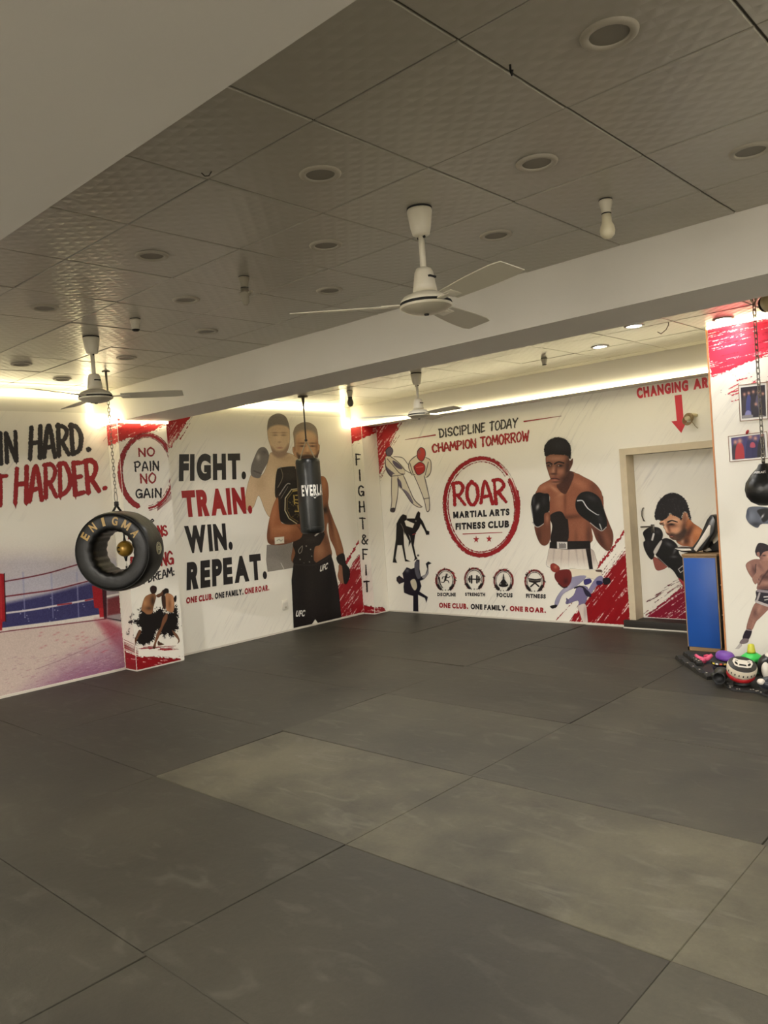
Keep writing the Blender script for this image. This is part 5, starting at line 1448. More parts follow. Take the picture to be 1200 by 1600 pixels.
t = thing('light_bulb', 'unlit frosted bulb in a white holder on the ceiling near the beam', 'light bulb', (-1.605, 3.358, ZC)); holder(t)
g = Geo(); g.lathe([(.021, -.066), (.022, -.10), (.030, -.118), (.034, -.138), (.031, -.158), (.018, -.172), (0, -.176)], 28); g.build('bulb', M_BULB, t)
t = thing('light_bulb', 'dim unlit bulb in a white holder hanging from the middle of the near ceiling', 'light bulb', (-3.447, 2.737, ZC)); holder(t, 1.0, M_HOLD2)
g = Geo(); g.lathe([(.021, -.066), (.022, -.085), (.034, -.092), (.034, -.10), (.022, -.108), (.021, -.14), (.012, -.156), (0, -.158)], 28); g.box((.02, -.006, -.1), (.062, .006, -.09)); g.build('bulb', M_HOLD2, t)
t = thing('bulb_holder', 'empty white bulb holder on the ceiling right of the left fan', 'bulb holder', (-4.596, 2.732, ZC)); holder(t, 1.15)
g = Geo(); g.lathe([(.018, -.07), (.018, -.08), (0, -.081)], 20); g.build('socket_hole', M_DARK, t)
t = thing('bulb_holder', 'small white bulb holder on the far ceiling left of the lit downlights', 'bulb holder', (-3.987, 6.789, ZC2)); holder(t, 1.0)
t = thing('light_bulb', 'dark unlit bulb hanging in the far left corner beside the light strip', 'light bulb', (-6.35, 6.45, ZC2)); holder(t, 1.2)
g = Geo(); g.lathe([(.024, -.078), (.026, -.10), (.036, -.125), (.036, -.15), (.02, -.18), (0, -.185)], 24); g.build('bulb', mat('bulb_grey', rgb(96, 92, 80), .35), t)
# hooks, loose wires
g = Geo()
P = on(797, 101, 2, ZC)
g.tube([P, P + np.array([0, 0, -.018]), P + np.array([.006, -.004, -.034]), P + np.array([.012, -.008, -.022])], .0035, 8)
tag(g.build('ceiling_hook', M_DARK), 'small dark wire hook in the ceiling above the nearest fan', 'hook')
g = Geo()
P = on(322, 268, 2, ZC)
g.tube([P + np.array([-.02, -.006, -.001]), P + np.array([-.01, 0, -.014]), P + np.array([.01, .004, -.018]), P + np.array([.02, .01, -.004])], .0022, 8)
tag(g.build('ceiling_hook', mat('hook_grey', rgb(84, 78, 66), .5)), 'small bent wire hook in the ceiling near the wide soffit', 'hook')
g = Geo()
P = np.array([-2.52, 6.25, ZC2])
g.tube([P, P + np.array([.0, .0, -.02]), P + np.array([-.03, .02, -.05]), P + np.array([-.09, .06, -.07]), P + np.array([-.13, .09, -.045])], .004, 8)
tag(g.build('loose_wire', mat('wire_grey', rgb(110, 96, 86), .5)), 'loose wire hanging out of the far ceiling by the red banded wall', 'wire')
# spot fitting by the speed ball chain
t = thing('round_lamp', 'beige drum shaped lamp in a dark bracket under the far ceiling at the right edge', 'lamp', (-1.72, 5.85, ZC2))
MM = Matrix.Translation((.07, .03, -.075)) @ Matrix.Rotation(R_(-42), 4, 'Z') @ Matrix.Rotation(R_(90), 4, 'Y')
g = Geo(); g.lathe([(0, -.035), (.05, -.035), (.066, -.02), (.066, .06), (.05, .075), (0, .075)], 32, 0, MM); g.build('lamp_drum', mat('lamp_beige', rgb(200, 184, 142), .4), t)
g = Geo(); g.lathe([(.05, -.065), (.058, -.06), (.06, -.036), (.03, -.036)], 24, 0, MM); g.tube([(.03, .04, -.075), (.02, .03, 0)], .012); g.build('bracket', M_DARK, t)

# ================================================================== chains
def chain_geo(top, bot, lw_=0.018, ll=0.040, r=0.0032):
    g = Geo(); top = Vector(top); bot = Vector(bot)
    d = bot - top; n = max(2, int(d.length / (ll * .78))); d.normalize()
    rot = d.to_track_quat('Z', 'Y').to_matrix().to_4x4()
    for i in range(n):
        c_ = top + (bot - top) * ((i + .5) / n)
        pts = []
        for k in range(14):
            a = 2 * PI * k / 14; x = math.cos(a) * lw_ / 2; zz = math.sin(a) * lw_ / 2 + (ll / 2 - lw_ / 2) * (1 if math.sin(a) > 0 else -1)
            pts.append((x, 0, zz))
        M = Matrix.Translation(c_) @ rot @ Matrix.Rotation(PI / 2 * (i % 2) + .4, 4, 'Z')
        g.tube(pts, r, 6, 0, M, closed=True)
    return g


# ================================================================== ring shaped punching bag
TX, TY = -6.44, 3.50
TZ = 1.295
bag = thing('ring_punching_bag', 'black ring shaped punching bag with gold letters, hanging on a chain at the left', 'punching bag', (TX, TY, ZC))
M_BAG = mat('bag_black_vinyl', rgb(12, 12, 11), 0.42, spec=0.35, bump=0.5, bscale=9)
M_BAGIN = mat('bag_inner_vinyl', rgb(30, 30, 28), 0.28, spec=0.6, bump=0.9, bscale=14)
va = math.atan2(-TY, -TX) - R_(25)                                # the way the front of the ring faces (towards the camera, turned to its left)
# local frame: +Z' = ring axis towards the viewer
ax = Vector((math.cos(va), math.sin(va), 0)); side = Vector((-math.sin(va), math.cos(va), 0)); upv = Vector((0, 0, 1))
MR = Matrix(((side.x, upv.x, ax.x, 0), (side.y, upv.y, ax.y, 0), (side.z, upv.z, ax.z, TZ - ZC), (0, 0, 0, 1)))   # X' = to the viewer's right
RO, RI, HW = .352, .178, .17
prof = []
for k in range(41):
    a = 2 * PI * k / 40
    cx_, cz_ = math.cos(a), math.sin(a)
    e = .42
    prof.append(((RO + RI) / 2 + (RO - RI) / 2 * math.copysign(abs(cx_) ** .5, cx_), HW * math.copysign(abs(cz_) ** e, cz_)))
V = []; F = []; n = 72; k_ = len(prof) - 1
for i in range(n):
    a = 2 * PI * i / n
    for r, zz in prof[:-1]:
        rr = r + (.004 * math.sin(a * 19) if r < .26 else .0015 * math.sin(a * 13 + zz * 8))
        V.append((rr * math.cos(a), rr * math.sin(a), zz))
for i in range(n):
    j = (i + 1) % n
    for q in range(k_):
        F.append((i * k_ + q, j * k_ + q, j * k_ + (q + 1) % k_, i * k_ + (q + 1) % k_))
g = Geo(); g.add(V, F, 0, MR, True)
# seam cords round both rims
for zz in (HW * .93, -HW * .93):
    g.tube([((RO - .018) * math.cos(2 * PI * i / 60), (RO - .018) * math.sin(2 * PI * i / 60), zz) for i in range(60)], .005, 6, 0, MR, closed=True)
body = g.build('ring_body', M_BAG, bag)
M_GOLD = mat('gold_lettering', rgb(170, 138, 74), 0.45)
for i, ch in enumerate('ENIGMA'):
    a = R_(146 - i * 22.5)
    Vt, Ft = font_mesh(ch, .035, 0)
    w_ = .052 if ch != 'I' else .026
    w_ = .07 if ch == 'M' else w_
    pts = []
    for u, v, kz in Vt:
        lx = (u - .5) * w_; ly = (v - .5) * .075
        rad = .272 + ly
        x = rad * math.cos(a) + lx * math.sin(a); y = rad * math.sin(a) - lx * math.cos(a)
        rr = math.hypot(x, y); q = min(1, abs((rr - (RO + RI) / 2) / ((RO - RI) / 2)))
        zz = HW * (max(0.0, 1 - q ** (2 / .5))) ** (e / 2) + .003 + .0006 * kz
        pts.append((x, y, zz))
    g = Geo(); g.add(pts, Ft, 0, MR); g.build('gold_letter', M_GOLD, body)
# round badge on the outer side
MB_ = MR @ Matrix.Rotation(R_(0), 4, 'Z')
M_BADGE = mat('badge_print_cream', rgb(176, 170, 140), 0.5)
g = Geo()
for rb in (.052, .038):
    g.tube([((RO + .001) * math.cos(rb * math.sin(t_) / RO), (RO + .001) * math.sin(rb * math.sin(t_) / RO), -.015 + rb * 1.0 * math.cos(t_)) for t_ in np.linspace(0, 2 * PI, 33)[:-1]], .0035, 6, 0, MB_, closed=True)
g.tube([((RO + .001) * math.cos(.018 * math.sin(t_) / RO), (RO + .001) * math.sin(.018 * math.sin(t_) / RO), -.015 + .018 * math.cos(t_)) for t_ in np.linspace(0, 2 * PI, 25)[:-1]], .005, 6, 0, MB_, closed=True)
g.build('round_badge', M_BADGE, body)
# ball strung in the hole
M_BRASS = mat('ball_gold', rgb(150, 116, 44), 0.35, metal=0.35)
g = Geo(); g.sphere((0, 0, 0), .073, 28, 0, MR @ Matrix.Translation((.02, .012, -.06))); ball = g.build('double_end_ball', M_BRASS, bag, )
Vt, Ft = font_mesh('C', .03, 0); pts = []
for u, v, _ in Vt:
    lx = -.034 + (u - .5) * .032; ly = -.002 + (v - .5) * .05
    pts.append((lx + .02, ly + .012, -.06 + math.sqrt(.075 ** 2 - lx * lx - ly * ly)))
g = Geo(); g.add(pts, Ft, 0, MR); g.build('ball_letter', M_BLACK, ball)
g = Geo()
T_ = lambda y, r: (.02, y, -.06)
g.tube([(.02, .20, -.06), (.02, .115, -.06), (.02, .085, -.06), (.02, .07, -.06)], [.008, .008, .014, .024], 10, 0, MR)
g.tube([(.02, -.045, -.06), (.02, -.072, -.06), (.02, -.1, -.06)], [.024, .014, .008], 10, 0, MR); g.tube([(.02, -.1, -.06), (.02, -.145, -.06)], .006, 8, 1, MR); g.tube([(.02, -.145, -.06), (.02, -.20, -.06)], .009, 8, 0, MR)
g.build('ball_cord', [M_BLACK, M_WHITEP], bag)
# strap, snap hook, chain, ceiling hook
g = Geo(); zt = TZ + RO - ZC
for s_ in (-.09, .09):
    g.tube([MR @ Vector((0, RO - .01, s_)), MR @ Vector((0, RO + .02, s_ * .5)), MR @ Vector((0, RO + .055, 0))], .010, 8)
g.box((-.016, -.016, zt + .045), (.016, .016, zt + .085), bev=.004)
g.build('hanging_strap', M_BLACK, bag)
g = Geo()
pts = [(.013 * math.cos(t_), 0, zt + .125 + .045 * math.sin(t_)) for t_ in np.linspace(0, 2 * PI, 19)[:-1]]
g.tube(pts, .0042, 8, 0, Matrix.Rotation(va + PI / 2, 4, 'Z'), closed=True); g.build('snap_hook', M_STEEL, bag)
g = chain_geo((0, 0, -.23), (0, 0, zt + .17)); g.build('chain', M_STEEL, bag)
g = Geo(); g.box((-.012, -.006, -.23), (.012, .006, 0), bev=.003); g.lathe([(0, 0), (.035, 0), (.035, -.008), (0, -.008)], 20); g.tube([(0, 0, -.22), (.0, 0, -.235), (.014, 0, -.245), (.0, 0, -.255), (-.01, 0, -.245)], .005); g.build('ceiling_bracket', M_STEEL, bag)

# ================================================================== heavy bag
HX, HY = -6.882, 6.202
hb = thing('heavy_bag', 'black cylindrical punching bag hanging in front of the belt carrying fighter', 'punching bag', (HX, HY, ZC2))
mpp = float((np.array([HX, HY, 2.0]) - CAM) @ FW) / FPX
zt = float(on(487, 716, 1, HY)[2]) - ZC2; zb = float(on(496, 833, 1, HY)[2]) - ZC2
rb = 19.0 * mpp
M_HB = mat('heavy_bag_vinyl', rgb(24, 26, 25), 0.33, spec=0.55, bump=0.2, bscale=12)
g = Geo(); g.lathe([(0, zb + .005), (rb * .8, zb), (rb * .97, zb + .025), (rb, zb + .06), (rb * 1.01, (zb + zt) / 2), (rb, zt - .04), (rb * .97, zt - .01), (rb * .9, zt), (0, zt - .03)], 48)
for zz in (zt - .05, zb + .07): g.lathe([(rb * 1.0, zz), (rb * 1.02, zz + .004), (rb * 1.0, zz + .008)], 48, caps=False)
hbb = g.build('bag_body', M_HB, hb)
va2 = math.atan2(-HY, -HX)
Vt, Ft = font_mesh('EVERLAST', .04, 0); pts = []
zc = float(on(488, 766, 1, HY)[2]) - ZC2
for u, v, kz in Vt:
    a = va2 - R_(40) + R_(150) * u
    pts.append(((rb * 1.017 + .0005 * kz) * math.cos(a), (rb * 1.017 + .0005 * kz) * math.sin(a), zc + (v - .5) * 17 * mpp))
g = Geo(); g.add(pts, Ft, 0)
zl = float(on(490, 776.5, 1, HY)[2]) - ZC2
for (w0, hh) in ((-1, 0),):
    for s_ in (-1, 1):
        lo_ = [(s_ * .05, .012), (s_ * .0, -.018), (s_ * .0, -.006), (s_ * .03, .012)]
        q_ = []
        for lx, ly in lo_:
            a = va2 + R_(22) + lx / rb; q_.append((rb * 1.018 * math.cos(a), rb * 1.018 * math.sin(a), zl + ly))
        g.add(q_, [(0, 1, 2, 3)])
g.build('bag_lettering', M_WHITETEXT, hbb)
zr = float(on(478, 688, 1, HY)[2]) - ZC2
g = Geo()
for k in range(4):
    a = va2 + PI / 4 + k * PI / 2
    g.tube([(0, 0, zr), (rb * .9 * math.cos(a), rb * .9 * math.sin(a), zt - .01)], .005, 6)
g.build('strap', mat('strap_sheer', rgb(150, 140, 116), .5), hb)
g = Geo(); g.tube([(0, 0, -.09), (0, 0, zr)], .009, 10); g.sphere((0, 0, zr), .018, 12); g.build('hanging_rod', mat('rod_dark', rgb(52, 46, 36), .5), hb)
g = Geo(); g.lathe([(0, 0), (.06, 0), (.06, -.014), (.02, -.02), (0.012, -.095), (0, -.095)], 24); g.build('ceiling_mount', mat('mount_dark', rgb(84, 74, 58), .5), hb)

# ================================================================== speed ball on a chain at the right edge
SX, SY_ = -1.72, 5.75
sp = thing('speed_ball', 'black pear shaped speed ball on a long chain before the right hand wall', 'punching ball', (SX, SY_, ZC2))
pz = lambda px_, py_: float(on(px_, py_, 1, SY_)[2]) - ZC2
ztop = pz(1193, 724); zbot = pz(1200, 790); ms = float((np.array([SX, SY_, 1.7]) - CAM) @ FW) / FPX
rs_ = 29 * ms
H_ = ztop - zbot
g = Geo(); g.lathe([(0, zbot), (rs_ * .35, zbot + .012 * H_), (rs_ * .7, zbot + .10 * H_), (rs_ * .93, zbot + .24 * H_), (rs_, zbot + .40 * H_), (rs_ * .93, zbot + .56 * H_), (rs_ * .66, zbot + .74 * H_), (rs_ * .36, zbot + .88 * H_), (rs_ * .26, zbot + .97 * H_), (rs_ * .2, ztop), (0, ztop)], 40)
for k in range(4):
    a = k * PI / 2 + .5
    g.tube([(rs_ * 1.005 * f_ * math.cos(a), rs_ * 1.005 * f_ * math.sin(a), zbot + h_ * H_) for f_, h_ in ((.7, .10), (.93, .24), (1, .40), (.93, .56), (.66, .74), (.36, .88))], .002, 5)
spb = g.build('ball', M_BLKLEATHER, sp)
Vt, Ft = font_mesh('EVERLAST', .03, 0); g = Geo()
vs = math.atan2(-SY_, -SX)
g.add([((rs_ * .56 + .004 - .34 * rs_ * (v - .5) * .35) * math.cos(vs + R_(-52 + 60 * u)), (rs_ * .56 + .004 - .34 * rs_ * (v - .5) * .35) * math.sin(vs + R_(-52 + 60 * u)), zbot + (.80 + .05 * (v - .5)) * H_) for u, v, _ in Vt], Ft)
g.build('ball_lettering', M_WHITETEXT, spb)
g = Geo(); g.tube([(0, 0, ztop), (0, 0, ztop + .035)], .012); g.tube([(.012 * math.cos(t_), 0, ztop + .05 + .018 * math.sin(t_)) for t_ in np.linspace(0, 2 * PI, 13)[:-1]], .004, 6, closed=True); g.build('swivel', M_STEEL, sp)
g = chain_geo((0, 0, -.05), (0, 0, ztop + .06), .022, .05, .0034); g.build('chain', M_STEEL, sp)
g = Geo(); g.tube([(0, 0, 0), (0, 0, -.04)], .008); g.tube([(.02 * math.cos(t_), 0, -.05 + .03 * math.sin(t_)) for t_ in np.linspace(0, 2 * PI, 15)[:-1]], .006, 8, closed=True); g.lathe([(0, 0), (.03, 0), (.03, -.006), (0, -.006)], 16); g.build('ceiling_hook', mat('hook_pale', rgb(190, 182, 160), .35, metal=.5), sp)

# ================================================================== photographs on the partition
def photo(label, q, seed, blobs, bg):
    P = [on(x, y, 1, YP - .005) for x, y in q]
    t = thing('photo_print', label, 'photo', tuple(np.mean(P, 0)), 'photo prints on the right hand wall')
    g = Geo()
    Vb = [tuple(p) for p in P] + [tuple(p + np.array([0, .002, 0])) for p in P]
    g.add(Vb, [(0, 1, 2, 3), (7, 6, 5, 4), (0, 4, 5, 1), (1, 5, 6, 2), (2, 6, 7, 3), (3, 7, 4, 0)])
    cen = np.mean(P, 0)
    g.build('white_border', M_WHITETEXT, t, True)
    g = Geo()
    for i in range(4):
        a, b = P[i], P[(i + 1) % 4]; g.tube([a + np.array([0, -.001, 0]), b + np.array([0, -.001, 0])], .0028, 6)
    g.build('brown_edge', mat('photo_edge', rgb(140, 104, 82), .5), t, True)
    qi = [(x * .86 + sum(p[0] for p in q) / 4 * .14, y * .86 + sum(p[1] for p in q) / 4 * .14) for x, y in q]
    x0 = min(p[0] for p in qi); x1 = max(p[0] for p in qi); y0 = min(p[1] for p in qi); y1 = max(p[1] for p in qi)
    c = Canvas(x0 - 1, y0 - 1, x1 + 1, y1 + 1, 4)
    c.poly(qi, bg, sm=False); c.clip()
    for (u, v, ru, rv, col) in blobs:
        cx_ = x0 + u * (x1 - x0); cy_ = y0 + v * (y1 - y0); a_, b_ = ru * (x1 - x0), rv * (y1 - y0)
        c.poly([(cx_ - a_, cy_ + b_), (cx_ - a_ * .9, cy_ - b_ * .5), (cx_, cy_ - b_), (cx_ + a_ * .9, cy_ - b_ * .5), (cx_ + a_, cy_ + b_)], col, soft=.6)
        if rv > .14: c.dab(cx_, cy_ - b_ * 1.12, a_ * .55, a_ * .65, (206, 150, 130), .95)
    c.build('picture', 1, YP - .0062, t)


photo('upright group photo with white border behind the chain', [(1154, 602), (1198, 597), (1200, 654), (1156.5, 658)], 1,
      [(.15, .62, .1, .3, (70, 64, 70)), (.32, .56, .1, .28, (70, 76, 130)), (.5, .5, .1, .26, (58, 54, 64)), (.7, .55, .11, .3, (92, 86, 110)), (.88, .6, .1, .3, (56, 52, 60)), (.3, .88, .12, .12, (140, 140, 190)), (.5, .95, .5, .06, (150, 146, 150)), (.6, .8, .1, .2, (60, 56, 66))], (48, 44, 52))
photo('wide photo of boxers with white border, under the upright group photo', [(1138, 682), (1198, 674.5), (1201, 716), (1140.5, 721.5)], 2,
      [(.12, .7, .1, .34, (60, 56, 66)), (.25, .68, .12, .36, (176, 56, 62)), (.55, .6, .12, .44, (52, 50, 92)), (.7, .62, .1, .4, (46, 44, 84)), (.9, .6, .13, .5, (42, 38, 46)), (.62, .42, .07, .1, (176, 76, 96))], (66, 62, 112))
t = thing('paper_clip', 'red clip stuck to the wall on the top edge of the wide photo', 'clip', tuple(on(1168, 675, 1, YP - .006)))
g = Geo(); g.sphere((0, -.006, 0), .02, 14, sc=(.55, .35, 1.0), rot=Matrix.Rotation(R_(28), 3, 'Y')); g.build('clip_body', M_REDTEXT, t)

# ================================================================== cabinet with blue front
CY = 7.08
P0 = on(1075, 1013, 1, CY); P1 = on(1132, 1021, 1, CY)
cx0, cx1, ch_ = -2.862, -2.556, .884
cab = thing('shelf_unit', 'tall narrow shelf unit with bright blue front, beside the changing area door', 'shelf unit', ((cx0 + cx1) / 2, CY, 0))
M_BLUE = mat('blue_laminate', rgb(30, 84, 170), 0.42, var=.03, vscale=4)
M_EDGE = mat('edge_board_tan', rgb(146, 118, 84), .5, var=.08, vscale=20)
M_INNER = mat('shelf_inside_dark', rgb(34, 26, 22), .6)
hw = (cx1 - cx0) / 2
g = Geo(); g.box((-hw + .010, -.004, .035), (hw - .012, .014, ch_ - .035), bev=.002); g.build('blue_panel', M_BLUE, cab)
g = Geo(); g.box((-hw, 0, 0), (-hw + .014, .30, ch_ - .02)); g.box((-hw, .001, 0.012), (hw, .016, ch_ - .02)); g.box((hw - .013, 0, .0), (hw, .016, ch_ - .02)); g.box((-hw, 0, .0), (hw, .30, .034)); g.build('carcass', M_EDGE, cab)
g = Geo(); g.box((-hw - .006, -.006, ch_ - .02), (hw + .004, .31, ch_), bev=.003); g.build('top_board', M_EDGE, cab)
g = Geo()
g.box((-hw + .014, .29, .034), (hw - .004, .30, ch_ - .02)); g.box((hw - .012, .016, .034), (hw - .003, .29, ch_ - .02))
g.build('dark_side', M_INNER, cab)
g = Geo()
for zz in (.28, .55): g.box((hw - .003, .02, zz), (hw + .006, .28, zz + .016))
g.build('shelf', mat('shelf_edge_brown', rgb(72, 48, 34), .5), cab)
for q in ((.10, .60), (.1, .33)):
    g = Geo(); g.tube([(hw, .05, q[1]), (hw + .03, .05, q[1] + .004), (hw + .034, .05, q[1] - .03)], .005, 8); g.build('side_hook', M_WHITEP, cab)

# kick pads lying on the cabinet
M_PADB = mat('pad_black', rgb(24, 24, 26), .3, spec=.6); M_PADW = mat('pad_white', rgb(222, 216, 204), .35)


def kick_pad(label, prof, y0, y1, whites):
    P = [on(x, y, 1, CY + .05) for x, y in prof]
    zt_ = ch_ + .001
    t = thing('kick_pad', label, 'kick pad', (cx0 + .1, CY + .05, ch_), 'kick pads on the blue shelf unit')
    g = Geo(); L = t.location
    g.prism([(p[0] - L.x, max(p[2], zt_ + .001) - L.z) for p in P], (y0, y1), bev=.012, seg=3); g.build('pad_body', M_PADB, t)
    for wq in whites:
        Q = [on(x, y, 1, CY + .05) for x, y in wq]
        g = Geo(); g.prism([(p[0] - L.x, max(p[2], zt_ + .003) - L.z) for p in Q], (y0 - .007, y0 + .02), bev=.004); g.build('white_panel', M_PADW, t)


kick_pad('black and white kick pad standing tall at the front on the blue shelf unit', [(1052, 858.5), (1056, 855.5), (1080, 856.5), (1091, 842), (1104, 812), (1110, 804), (1116, 806), (1119, 814), (1116, 832), (1106, 846), (1098, 860), (1084, 864), (1066, 863)], .0, .12,
         [[(1084, 858), (1092, 846), (1108, 820), (1111, 821), (1109, 836), (1096, 852), (1088, 862)], [(1054, 857), (1078, 857.5), (1081, 860), (1066, 861)]])
kick_pad('black and white kick pad leaning behind, against the edge of the right hand wall', [(1088, 864.5), (1100, 848), (1112, 826), (1122, 812), (1124.5, 816), (1124.5, 862), (1108, 866)], .13, .24,
         [[(1105, 847), (1112, 836), (1122, 826), (1122.5, 834), (1112, 848), (1107, 852)], [(1091, 862), (1100, 858), (1104, 862), (1096, 865)]])

# ================================================================== wall bits
t = thing('wall_socket', 'small white socket plate low on the left wall beside the fighter in black shorts', 'socket', (XL + .002, 6.243, .337))
g = Geo(); g.box((0.0005, -.045, -.06), (.012, .045, .06), bev=.004); g.build('plate', M_WHITEP, t)
g = Geo(); g.box((.0125, -.022, .012), (.0155, .022, .04), bev=.001); g.tube([(.012, 0, -.028), (.0135, 0, -.028)], .014, 16, 1); g.build('switch', [M_WHITEP, M_HOLD], t)
Pc = on(1077, 653, 1, YB - .05)
t = thing('coiled_wire', 'small coil of wire hung on a short cream pipe above the door', 'wire', (float(Pc[0]), YB - .002, float(Pc[2])))
g = Geo(); g.tube([(.0, 0, .0), (.0, -.10, .0)], .03, 18); g.tube([(.06, 0, .02), (.02, -.05, .03)], .016, 12); g.build('pipe_stub', mat('pipe_cream', rgb(214, 202, 164), .4), t)
g = Geo()
for k in range(5):
    g.tube([(.045 * math.cos(t_) * (1 + .04 * math.sin(3 * t_ + k)), -.06 - .012 * k + .006 * math.sin(2 * t_ + k), .048 * math.sin(t_) - .006 * k) for t_ in np.linspace(0, 2 * PI, 21)[:-1]], .0035, 6, closed=True)
g.tube([(.03, -.06, -.04), (.05, -.03, -.09), (.07, -.02, -.11)], .003, 6)
g.build('wire_loops', mat('wire_steel', rgb(150, 128, 96), .35, metal=.6), t)
# ================================================================== gear on the floor at the right
def fl(px_, py_, z=0.0): return on(px_, py_, 2, z)


RT2 = Vector((RT[0], RT[1], 0)).normalized(); FW2 = Vector((FW[0], FW[1], 0)).normalized()


def off(r, f, z=0.0):
    """r metres to the right, f metres towards the camera"""
    v = RT2 * r - FW2 * f
    return (v.x, v.y, z)


def glove_parts(t, M, k, m_body, m_cuff):
    """a boxing glove along local +y: padded fist, thumb beside it, flared cuff behind"""
    g = Geo()
    bm = bmesh.new(); bmesh.ops.create_uvsphere(bm, u_segments=28, v_segments=18, radius=1)
    for v in bm.verts:
        x, y, z = v.co
        wy = .075 if y > 0 else .085
        fl_ = 1 - .28 * max(0, -y)
        v.co = Vector((x * .055 * fl_, y * wy + .02, z * .048 * fl_ + (.012 * math.cos(y * 2) if z > 0 else 0) - .004 * math.sin(9 * y) * (1 - abs(z)))) * k
    g.bm(bm, 0, M, True)
    g.build('glove_body', m_body, t)
    g = Geo(); g.tube([M @ Vector((-.036 * k, -.035 * k, .0)), M @ Vector((-.056 * k, .0, .006)), M @ Vector((-.056 * k, .035 * k, .008)), M @ Vector((-.044 * k, .058 * k, .006))], [.016 * k, .022 * k, .021 * k, .012 * k], 14); g.build('thumb', m_body, t)
    g = Geo(); g.lathe([(.030 * k, -.05 * k), (.040 * k, -.062 * k), (.046 * k, -.10 * k), (.049 * k, -.125 * k), (.043 * k, -.127 * k), (.036 * k, -.09 * k), (0, -.085 * k)], 28, 0, M @ Matrix.Rotation(R_(-90), 4, 'X'), caps=False); g.build('cuff', m_cuff, t)


NZ = 0.022                                                        # top of the net bag
random.seed(11)
M_NET = mat('net_black', rgb(26, 25, 24), .6, var=.3, vscale=60, bump=.9, bscale=90)
t = thing('net_bag', 'flattened black net equipment bag spread on the floor under the gear', 'bag', (-2.1, 6.15, 0.0))
outl = [(1118, 1042), (1135, 1036), (1165, 1038), (1200, 1040), (1240, 1048), (1240, 1096), (1200, 1089), (1178, 1083), (1155, 1081), (1140, 1078), (1128, 1066)]
P = spline([tuple(fl(*p)[:2]) for p in outl], True, 5)
bm = bmesh.new(); cen = P.mean(0)
rings = []
for q, hgt in ((1.0, .003), (.985, .014), (.95, .018), (.75, .018), (.4, .018)):
    rings.append([bm.verts.new((cen[0] + (p[0] - cen[0]) * q - t.location.x, cen[1] + (p[1] - cen[1]) * q - t.location.y, hgt + random.uniform(-.004, .0025) * (q < 1))) for p in P])
nP = len(P)
for a, b in zip(rings[:-1], rings[1:]):
    for i in range(nP): bm.faces.new((a[i], a[(i + 1) % nP], b[(i + 1) % nP], b[i]))
bm.faces.new(rings[-1])
bot_ = [bm.verts.new((v.co.x, v.co.y, .001)) for v in rings[0]]
bm.faces.new(bot_[::-1])
for i in range(nP): bm.faces.new((bot_[i], bot_[(i + 1) % nP], rings[0][(i + 1) % nP], rings[0][i]))
g = Geo(); g.bm(bm, 0, None, True); nb = g.build('bag_net', M_NET, t)
for k in range(26):
    i = random.randrange(nP); q = random.uniform(.86, .985)
    x = cen[0] + (P[i][0] - cen[0]) * q - t.location.x; y = cen[1] + (P[i][1] - cen[1]) * q - t.location.y
    g = Geo(); g.sphere((x, y, .018), .005, 8, sc=(1.4, 1, .6)); g.build('bead', mat('net_bead', rgb(170, 162, 150), .4) if k == 0 else bpy.data.materials['net_bead'], t)

# two dark ladder straps with pale dots
M_STRAP = mat('strap_black', rgb(30, 29, 26), .55, var=.3, vscale=50, bump=.6, bscale=70)
M_DOT = mat('dot_pale', rgb(186, 176, 160), .5)
for pts_, lab in (([(1060, 1029), (1072, 1038), (1090, 1050), (1110, 1062)], 'outer dark strap with pale dots lying on the floor left of the gear'), ([(1072, 1023.5), (1079, 1028.5), (1087, 1035), (1094, 1041)], 'inner dark strap with pale dots lying beside the pink wraps')):
    Qs = spline([tuple(fl(*p)[:2]) for p in pts_], False, 6)
    t = thing('ladder_strap', lab, 'strap', (float(Qs[0][0]), float(Qs[0][1]), 0), 'dark straps beside the gear')
    L = t.location; V = []; F = []; hs = []
    n = len(Qs)
    for i, p in enumerate(Qs):
        d = Qs[min(i + 1, n - 1)] - Qs[max(i - 1, 0)]; d = d / np.linalg.norm(d); nn = np.array([-d[1], d[0]])
        h = .022 + .018 * math.sin(i * .9) ** 2; hs.append(h)
        for s_, zz in ((-.030, .001), (-.024, h), (.024, h + .003), (.030, .001)):
            V.append((p[0] + nn[0] * s_ - L.x, p[1] + nn[1] * s_ - L.y, zz))
    for i in range(n - 1):
        for k in range(4): F.append((i * 4 + k, i * 4 + (k + 1) % 4, i * 4 + 4 + (k + 1) % 4, i * 4 + 4 + k))
    F += [(3, 2, 1, 0), tuple((n - 1) * 4 + k for k in range(4))]
    g = Geo(); g.add(V, F); g.build('strap_band', M_STRAP, t)
    for i in range(4, n - 1, 3):
        g = Geo(); g.sphere((Qs[i][0] - L.x, Qs[i][1] - L.y, hs[i] + .001), .007, 8, sc=(1.2, 1, .5)); g.build('pale_dot', M_DOT, t)

# pink hand wraps
M_PINK = mat('pink_fabric', rgb(228, 92, 128), .6, var=.1, vscale=30)
Pp = fl(1100, 1040)
t = thing('hand_wraps', 'tangled pink hand wraps on the floor left of the purple pad', 'hand wraps', (float(Pp[0]) + .11, float(Pp[1]) + .10, 0))


def vl(px_, py_, dy=0.0):
    p = on(px_, py_, 1, t.location.y + dy); return (float(p[0] - t.location.x), dy, float(max(p[2], .026)))


